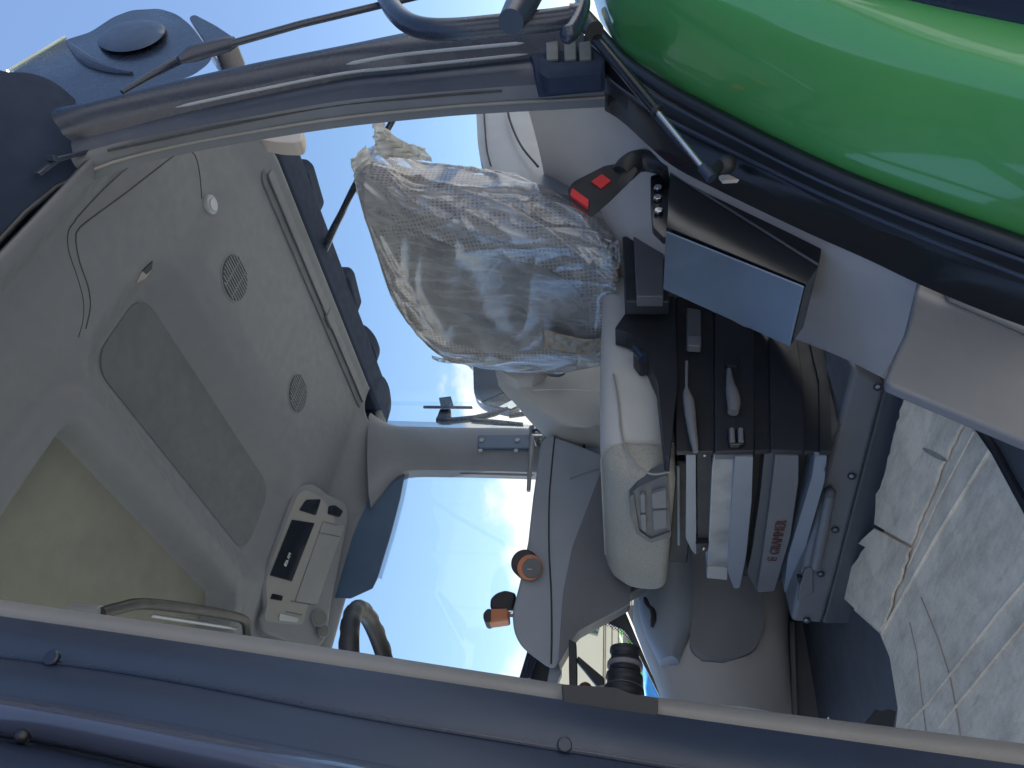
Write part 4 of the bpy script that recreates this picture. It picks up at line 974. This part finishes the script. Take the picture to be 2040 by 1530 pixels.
# ------------------------------------------------------------------ steering wheel and column boot
sw = thing("steering_wheel", (.42, 1.42, .95), "dark steering wheel rim with ribbed grip at the left of the cab", "steering wheel")
def ring_pt(a, c, r, ux, uy): return c + ux * (r * cos(a)) + uy * (r * sin(a))
swc = V((.425, 1.42, .985)); tilt = radians(-20)
ux = V((cos(tilt), 0, -sin(tilt))); uy = V((0, 1, 0))
N = 96; loops = []
for i in range(N):
    a = 2 * pi * i / N; c = ring_pt(a, swc, .19, ux, uy); rad = (c - swc).normalized(); ax = ux.cross(uy)
    loops.append([c + (rad * cos(b) + ax * sin(b)) * (.0180 + (.0020 if (i % 4 < 2 and cos(b) > -.2) else 0)) for b in [2 * pi * k / 14 for k in range(14)]])
loops.append(loops[0])
loft("rim", loops, M_black, sw, cap=False, angle=70)
for a in (pi / 2, -pi / 2, pi):
    tube("spoke", [ring_pt(a, swc, .05, ux, uy) - V((0, 0, .03)), ring_pt(a, swc, .185, ux, uy)], [.014, .010], M_black, sw)
disc("hub", swc - V((0, 0, .055)), ux.cross(uy) if ux.cross(uy).z > 0 else -ux.cross(uy), .06, .04, M_black, sw, bevel=.01)
tube("column", [swc - V((0, 0, .05)), V((.36, 1.42, .25))], [.035, .05], M_black, sw)
# dark ribbed boot and stay bars in front of the lower window
bt = thing("lever_boot", pY(1340, 1340, 1.45), "dark ribbed rubber boot beside the front pillar", "boot")
c0 = [pY(1245, 1288, 1.45), pY(1245, 1310, 1.45), pY(1245, 1330, 1.45), pY(1244, 1350, 1.45), pY(1243, 1372, 1.45), pY(1242, 1400, 1.45)]
cc = spline(c0, 26)
tube("boot_body", cc, [.018] + [.026 + .004 * (1 if i % 6 < 3 else 0) + .0005 * i for i in range(25)], M_black, bt, seg=24)
for q in (8, 18): tube("boot_band", [cc[q], cc[q + 2]], .0355, M_grey, bt, seg=24)
st = thing("stay_frame", pY(1150, 1340, 1.62), "black angled stay bars in the lower right-hand window", "frame")
prism("bar", ptsY([(1133, 1272), (1148, 1280), (1150, 1330), (1150, 1372), (1134, 1370), (1133, 1330)], 1.62), (0, .02, 0), M_black, st, bevel=.003)
prism("brace", ptsY([(1148, 1314), (1152, 1306), (1204, 1350), (1204, 1364), (1190, 1366)], 1.63), (0, .02, 0), M_black, st, bevel=.003)
ball("red_cap", pY(1166, 1374, 1.60), .016, mat("maroon cap", (.10, .02, .025), .5), st)
prism("cross_rail", ptsY([(1040, 1348), (1058, 1302), (1078, 1300), (1112, 1340), (1108, 1376)], 1.95), (0, .03, 0), M_black, st, bevel=.004)
for i in range(4):
    tube("cable", ptsY([(1037 + i * 6, 1352), (1052 + i * 6, 1302)], 1.93 - i * .004), .004, M_frame2, st, seg=8)
hl = thing("marker_lamp", pY(1185, 1250, 2.5), "small metallic tube lamp outside the lower right-hand window", "lamp")
tube("lamp_tube", ptsY([(1160, 1252), (1192, 1262)], 2.5), .012, mat("tube lamp", (.25, .27, .2), .3, metal=.5), hl)
tube("lamp_rib", ptsY([(1166, 1248), (1194, 1254)], 2.48), .005, M_silver, hl, seg=8)
# small dark frame corner behind the console, window lower edge with printed dots
wl_ = prism("window_sill", ptsY([(1256, 1205), (1246, 1212), (1325, 1398), (1345, 1398), (1290, 1205)], 2.25), (0, .03, 0), M_trim, tr, bevel=.004)
sm = prism("sill_mask", ptsY([(1200, 1236), (1250, 1206), (1322, 1392), (1316, 1392), (1268, 1296), (1245, 1256)], 2.300), (0, .006, 0), M_black, tr, bevel=.001)
prism("printed_dot_band", ptsY([(1196, 1240), (1204, 1234), (1250, 1254), (1276, 1300), (1268, 1306), (1244, 1266)], 2.299), (0, .0006, 0), M_frit, sm, bevel=0, smooth=False)

# ------------------------------------------------------------------ grab handle on the ceiling by the front pillar
gh = thing("ceiling_grab_handle", pZ(380, 1225, 1.60), "grey ceiling grab handle by the front pillar", "handle")
def gz(px, z): return [pZ(a, b, z) for a, b in px]
tube("grip", spline(gz([(200, 1222), (235, 1212), (290, 1203), (400, 1216), (480, 1232), (492, 1250), (492, 1275)], 1.58), 40), .013, M_black, gh)
tube("grip_core", gz([(300, 1226), (470, 1252)], 1.60), .005, M_silver, gh)
tube("grip_mount", [gz([(492, 1275)], 1.58)[0], gz([(492, 1275)], 1.58)[0] + V((0, 0, .07))], .016, M_silver, gh)
tube("grip_mount", [gz([(200, 1222)], 1.58)[0], gz([(200, 1222)], 1.58)[0] + V((0, 0, .07))], .016, M_silver, gh)

# ------------------------------------------------------------------ coat hook beside the rear pillar
hk = thing("coat_hook", pZ(550, 268, 1.60), "pale coat hook at the rear left corner of the ceiling", "hook")
prism("hook_body", ptsY(rnd([(508, 262), (545, 250), (596, 245), (602, 252), (601, 278), (592, 285), (555, 284), (520, 278)], 8), .80), (0, .035, 0), M_trim2, hk, bevel=.008, seg=4)
disc("hook_screw", pY(590, 255, .799), (0, -1, 0), .006, .003, M_grey, hk, bevel=.001)

# ------------------------------------------------------------------ work lamps under the rear overhang
def work_lamp(px, X, depth, label, round_=False):
    pts = ptsX(rnd(px, 12 if round_ else 7, 5), X)
    c = sum(pts, V()) / len(pts)
    t = thing("work_lamp", (c.x, c.y, max(p.z for p in pts)), label, "work lamp", "work lamps under the rear roof edge")
    prism("lamp_housing", pts, (depth, 0, 0), M_under, t, bevel=.010, seg=4)
    prism("lamp_lens", [c + (p - c) * .82 + V((depth, 0, 0)) for p in pts], (.004, 0, 0), M_amber, t, bevel=.001)
    return t
work_lamp([(548, 296), (572, 294), (582, 312), (572, 332), (552, 318)], 2.10, .05, "smallest work lamp on the rear roof edge, beside the coat hook")
work_lamp([(566, 336), (600, 336), (614, 348), (637, 425), (628, 440), (592, 432)], 2.10, .07, "largest work lamp on the rear roof edge, left of the rear wiper")
work_lamp([(660, 552), (688, 552), (698, 562), (714, 625), (700, 634), (668, 614)], 2.10, .07, "rectangular work lamp on the rear roof edge, right of the rear wiper")
work_lamp([(700, 664), (722, 668), (742, 690), (753, 720), (742, 742), (720, 748), (706, 720)], 2.10, .07, "rounded work lamp on the rear roof edge nearer the rear wiper", True)
work_lamp([(735, 765), (758, 768), (770, 790), (775, 825), (770, 850), (750, 850)], 2.10, .07, "rounded work lamp at the rear roof edge beside the right pillar", True)

# ------------------------------------------------------------------ rear wiper
wp = thing("rear_wiper", pX(640, 500, 2.05), "thin black wiper arm hanging across the rear window", "wiper")
wpts = ptsX([(640, 510), (665, 455), (682, 422), (706, 370), (735, 318), (775, 250), (790, 226)], 2.04)
tube("wiper_arm", spline(wpts, 24), [.016 - .0005 * i if i < 14 else .0075 for i in range(24)], M_frame, wp, seg=10)
tube("wiper_blade", ptsX([(684, 420), (794, 224)], 2.025), .006, M_rubber, wp, seg=8)

# ------------------------------------------------------------------ outside at the left rear corner of the roof
rl = thing("roof_corner_lamp", pY(280, 110, .50), "large dark rounded lamp housing at the left rear roof corner", "lamp")
HP = [(20, 146), (128, 80), (180, 64), (225, 34), (262, 20), (318, 17), (352, 28), (380, 50), (405, 84), (424, 112), (415, 128), (385, 150), (240, 200), (150, 212), (60, 180)]
prism("housing", ptsY(rnd(HP, 12, 4), .60), ray(280, 110).normalized() * .10, M_frame, rl, bevel=.03, seg=5)
cD = pY(262, 72, .487)
loops = []
for k, (s, d) in enumerate(((1.0, 0), (1.0, -.008), (.94, -.014), (.7, -.018), (.3, -.020))):
    loops.append([onpl(262 + s * (68 * cos(a) - 6 * sin(a)), 72 + s * (-14 * cos(a) - 30 * sin(a)), (0, 1, 0), .602 + d) for a in [2 * pi * q / 36 for q in range(36)]])
loft("cap", loops, M_frame2, rl, angle=60)
prism("fin", ptsY(rnd([(375, 34), (388, 28), (430, 50), (472, 78), (452, 96), (430, 112), (408, 84)], 6), .62), (0, .06, 0), M_frame, rl, bevel=.008)
tube("housing_rib", spline(ptsY([(134, 84), (170, 118), (215, 138), (262, 146)], .598), 20), [.004 + .010 * sin(pi * i / 19) for i in range(20)], M_frame2, rl, seg=10)
ft = tube("lit_roof_edge", ptsY([(16, 142), (130, 74)], .60), .0045, M_white, rl, seg=10)
tube("lamp_bracket", [pY(230, 170, .66), pY(200, 215, .72), V((1.42, .90, 1.76))], .022, M_under, rl, seg=14)
an = thing("roof_strut", pY(400, 110, .46), "black gas strut rod running from the left roof corner", "strut")
tube("rod", ptsY([(430, 96), (600, 48), (860, -14)], .455), .0062, M_frame, an, seg=12)
tube("cylinder", ptsY([(356, 120), (380, 108), (452, 88), (470, 82)], .455), [.006, .0135, .0125, .008], M_frame2, an, seg=16)
tube("stem", ptsY([(243, 184), (300, 150), (362, 116)], .470), [.004, .006, .008], M_frame, an, seg=10)

# ------------------------------------------------------------------ handle tube of the open door and its gas strut
dh = thing("door_handle_tube", pY(1000, 60, .42), "curved black handle tube of the opened cab door", "handle")
P = spline(ptsY([(752, -40), (768, -8), (786, 22), (812, 45), (850, 57), (910, 58), (1000, 50), (1080, 42), (1142, 34)], .43), 50)
tube("handle_bar", P, .0165, M_frame, dh, seg=18)
tube("handle_end_cap", ptsY([(1136, 34), (1158, 32)], .43), [.019, .017], M_frame, dh, seg=18)  # short end cap in the same colour as the bar
tube("handle_clamp", ptsY([(1056, -26), (1040, 6), (1018, 44)], .405), [.026, .024, .019], M_frame2, dh, seg=18)
tube("handle_loop", spline(ptsY([(1138, -30), (1160, -4), (1156, 30), (1140, 62), (1128, 72)], .425), 20), .012, M_frame, dh, seg=14)
ball("handle_bolt", pY(1133, 66, .42), .012, M_frame, dh)
gs = thing("door_gas_strut", pY(1415, 345, .62), "black gas strut from the door frame up to the opened door", "strut")
s0, s1 = pY(1160, 38, .50), pY(1440, 330, .605)
a0 = pY(1166, 52, .50); a1 = pY(1306, 218, .56); a2 = pY(1414, 350, .605)
tube("cylinder", [a0, a1], .0098, M_blackg, gs, seg=18)
disc("collar", a1, a2 - a1, .0105, .006, M_black, gs)
tube("piston_rod", [a1, a2], .0048, M_steel, gs, seg=14)
tube("ball_socket", [a2 + (a1 - a2).normalized() * .02, a2 + (a2 - a1).normalized() * .006], .0085, M_frame2, gs, seg=14)
tube("ball_stud", [a2, pY(1440, 322, .63)], .0085, M_black, gs, seg=14)
ball("strut_joint", pY(1446, 328, .625), .016, M_black, gs)
tube("upper_joint", ptsY([(1150, 22), (1185, 62)], .495), .016, M_black, gs)
prism("joint_plate", ptsY([(1432, 350), (1454, 342), (1466, 330), (1474, 358), (1440, 360)], .66), (0, .006, 0), M_trim2, gs, bevel=.001)

# ------------------------------------------------------------------ right pillar fittings
mb = thing("monitor_bracket", pY(1000, 885, 2.22), "dark bracket plate with two screws on the right pillar", "bracket")
prism("plate", ptsY(rnd([(952, 866), (1056, 866), (1058, 892), (952, 892)], 3), 2.222), (0, .012, 0), M_visor, mb, bevel=.003)
for b in (960, 1031):
    disc("screw", pY(b, 878, 2.222), (0, -1, 0), .010, .006, M_cons, mb, seg=12, bevel=.002)
    disc("screw_washer", pY(b - 3, 898, 2.226), (0, -1, 0), .009, .004, M_cons, mb, seg=14, bevel=.002)
prism("clamp", ptsY(rnd([(1054, 848), (1064, 846), (1066, 866), (1058, 884), (1054, 884)], 2), 2.20), (0, .03, 0), M_frame2, mb, bevel=.003)
prism("clamp_jaw", ptsY(rnd([(1074, 847), (1084, 847), (1086, 868), (1076, 878), (1070, 868)], 2), 2.20), (0, .03, 0), M_grey, mb, bevel=.003)
tube("clamp_bolt", ptsY([(1060, 867), (1080, 867)], 2.195), .004, M_steel, mb, seg=10)
tube("clamp_bolt", ptsY([(1060, 856), (1084, 856)], 2.195), .006, M_frame, mb, seg=10)
tube("arm", ptsY([(1060, 870), (1056, 925), (1053, 978)], 2.18), [.0105, .009, .0075], M_grey, mb, seg=14)
tube("clamp_lever", ptsY([(1062, 874), (1067, 888)], 2.18), .004, M_silver, mb, seg=8)
# outside mirror seen behind the pillar
mr = thing("rear_view_mirror", pY(990, 780, 2.75), "rounded outside mirror on a bent arm behind the right pillar", "mirror")
MY = 2.75
prism("mirror_housing", ptsY(rnd([(941, 700), (1034, 700), (1036, 760), (1034, 808), (1018, 818), (962, 806), (944, 788)], [0, 0, 0, 8, 8, 14, 14]), MY), (0, .06, 0), M_frame, mr, bevel=.006)
prism("mirror_back", ptsY([(946, 702), (1028, 702), (1029, 770), (960, 800), (948, 786)], MY - .004), (0, .01, 0), M_frame2, mr, bevel=.002)
prism("mirror_glass", ptsY([(1028, 793), (1029, 808), (1018, 814), (994, 810)], MY - .005), (0, .006, 0), M_steel, mr, bevel=.0005)
tube("mirror_arm", ptsY([(1012, 814), (985, 824), (945, 834), (905, 838), (870, 837)], MY), [.012, .016, .018, .018, .016], M_frame, mr, seg=12)
tube("mirror_arm", ptsY([(940, 838), (990, 842), (1042, 846)], MY - .01), [.016, .015, .011], M_frame, mr, seg=12)
prism("arm_clamp", ptsY(rnd([(872, 826), (876, 814), (898, 814), (898, 840), (874, 840), (868, 834)], 3), MY - .01), (0, .03, 0), M_frame, mr, bevel=.004)
hm = thing("flat_side_plate", pY(890, 811, MY), "thin dark plate with a square tab above the outside mirror arm", "plate")
prism("plate", ptsY(rnd([(843, 808), (941, 809), (942, 815), (843, 814)], 2), MY - .03), ray(890, 811).normalized() * .06, M_frame, hm, bevel=.003)
prism("tab", ptsY([(874, 792), (898, 789), (904, 809), (878, 810)], MY), (0, .02, 0), M_frame, hm, bevel=.002)
ex = thing("exhaust_stub", pY(1050, 825, 2.7), "short dark rod outside the window below the mirror", "rod")
tube("rod", ptsY([(1014, 829), (1060, 822), (1100, 816)], 2.7), [.012, .014, .014], M_frame, ex, seg=12)

# ------------------------------------------------------------------ cardboard on the floor
CB = []
def sheet(name, px, z, M, label, rag=0.0, thick=.005):
    pts = []
    for i in range(len(px)):
        a, b = V(px[i]), V(px[(i + 1) % len(px)]); n = max(2, int((b - a).length / 12)) if rag else 1
        for j in range(n):
            q = a.lerp(b, j / n); d = noise.noise(V((q.x * .12, q.y * .12, 5))) * rag
            pts.append((q.x + d, q.y + d * .5))
    P = [pZ(a, b, z) for a, b in pts]
    return prism(name, P, (0, 0, -thick), M, None, bevel=.0012, seg=2, label=label, cat="cardboard", group="cardboard pieces on the cab floor")
s1_ = sheet("cardboard_sheet", [(1812, 782), (1946, 846), (1975, 888), (2110, 1110), (2110, 1530), (1778, 1500), (1788, 1410), (1772, 1310), (1752, 1262), (1700, 1215), (1742, 1130), (1770, 1020)], .012, M_card2, "large trodden cardboard sheet covering the cab floor")
s2_ = sheet("cardboard_flap", [(1803, 784), (1918, 836), (1880, 915), (1842, 1010), (1812, 1085), (1742, 1045), (1741, 1022), (1746, 985), (1757, 960)], .0185, M_card, "clean pale cardboard flap against the right end of the seat plinth", rag=5)
s3_ = sheet("cardboard_flap", [(1740, 1052), (1812, 1092), (1780, 1180), (1752, 1258), (1672, 1185), (1688, 1140), (1722, 1090), (1708, 1082), (1716, 1076)], .020, M_card, "small torn pale cardboard flap at the far left floor corner", rag=5)
M_crease = mat("cardboard crease shade", (.36, .31, .25), .9)  # darker tone for the thin shadow along a fold
def ridge(px, z, r, parent, M=M_card):
    tube("crease", [pZ(a, b, z) for a, b in px], r, M, parent, seg=6)
ridge([(1975, 892), (1870, 1062), (1792, 1200), (1758, 1262)], .013, .0035, s1_)
ridge([(1940, 860), (1872, 990), (1808, 1130)], .0195, .0012, s2_)
ridge([(2110, 1080), (1990, 1220), (1850, 1400), (1790, 1460)], .013, .003, s1_, M_card2)
ridge([(2110, 1160), (2000, 1290), (1870, 1450)], .013, .0025, s1_, M_card2)
ridge([(1835, 1190), (1868, 1270), (1893, 1350), (1908, 1430), (1918, 1500)], .013, .0011, s1_, M_crease)
ridge([(1812, 1240), (1826, 1300), (1834, 1370), (1846, 1470)], .013, .0009, s1_, M_crease)
prism("stain", [pZ(1862 + 24 * cos(a) + 5 * sin(a), 906 + 8 * sin(a) + 11 * cos(a), .0193) for a in [2 * pi * k / 20 for k in range(20)]], (0, 0, -.0006), mat("oil stain", (.36, .31, .27), .8, var=.3, vscale=40), s2_, bevel=0)
mt = sheet("floor_mat", [(1935, 835), (2110, 890), (2110, 1140), (1982, 908)], .009, M_dgrey, "dark ribbed floor mat corner beside the sill panel")
mt["category"] = "floor mat"; mt["group"] = ""
del mt["group"]
tube("mat_edge", [pZ(a, b, .012) for a, b in ((1940, 838), (1984, 900), (2110, 1130))], .006, M_black, mt, seg=10)
fk = thing("black_floor_block", pZ(1755, 1435, .0), "small black notched block at the foot of the front pillar", "block")
prism("block", [pY(a, b, 1.25) for a, b in rnd([(1730, 1438), (1744, 1412), (1756, 1416), (1770, 1412), (1786, 1416), (1780, 1450), (1735, 1448)], 3)], (0, .06, 0), M_black, fk, bevel=.004)
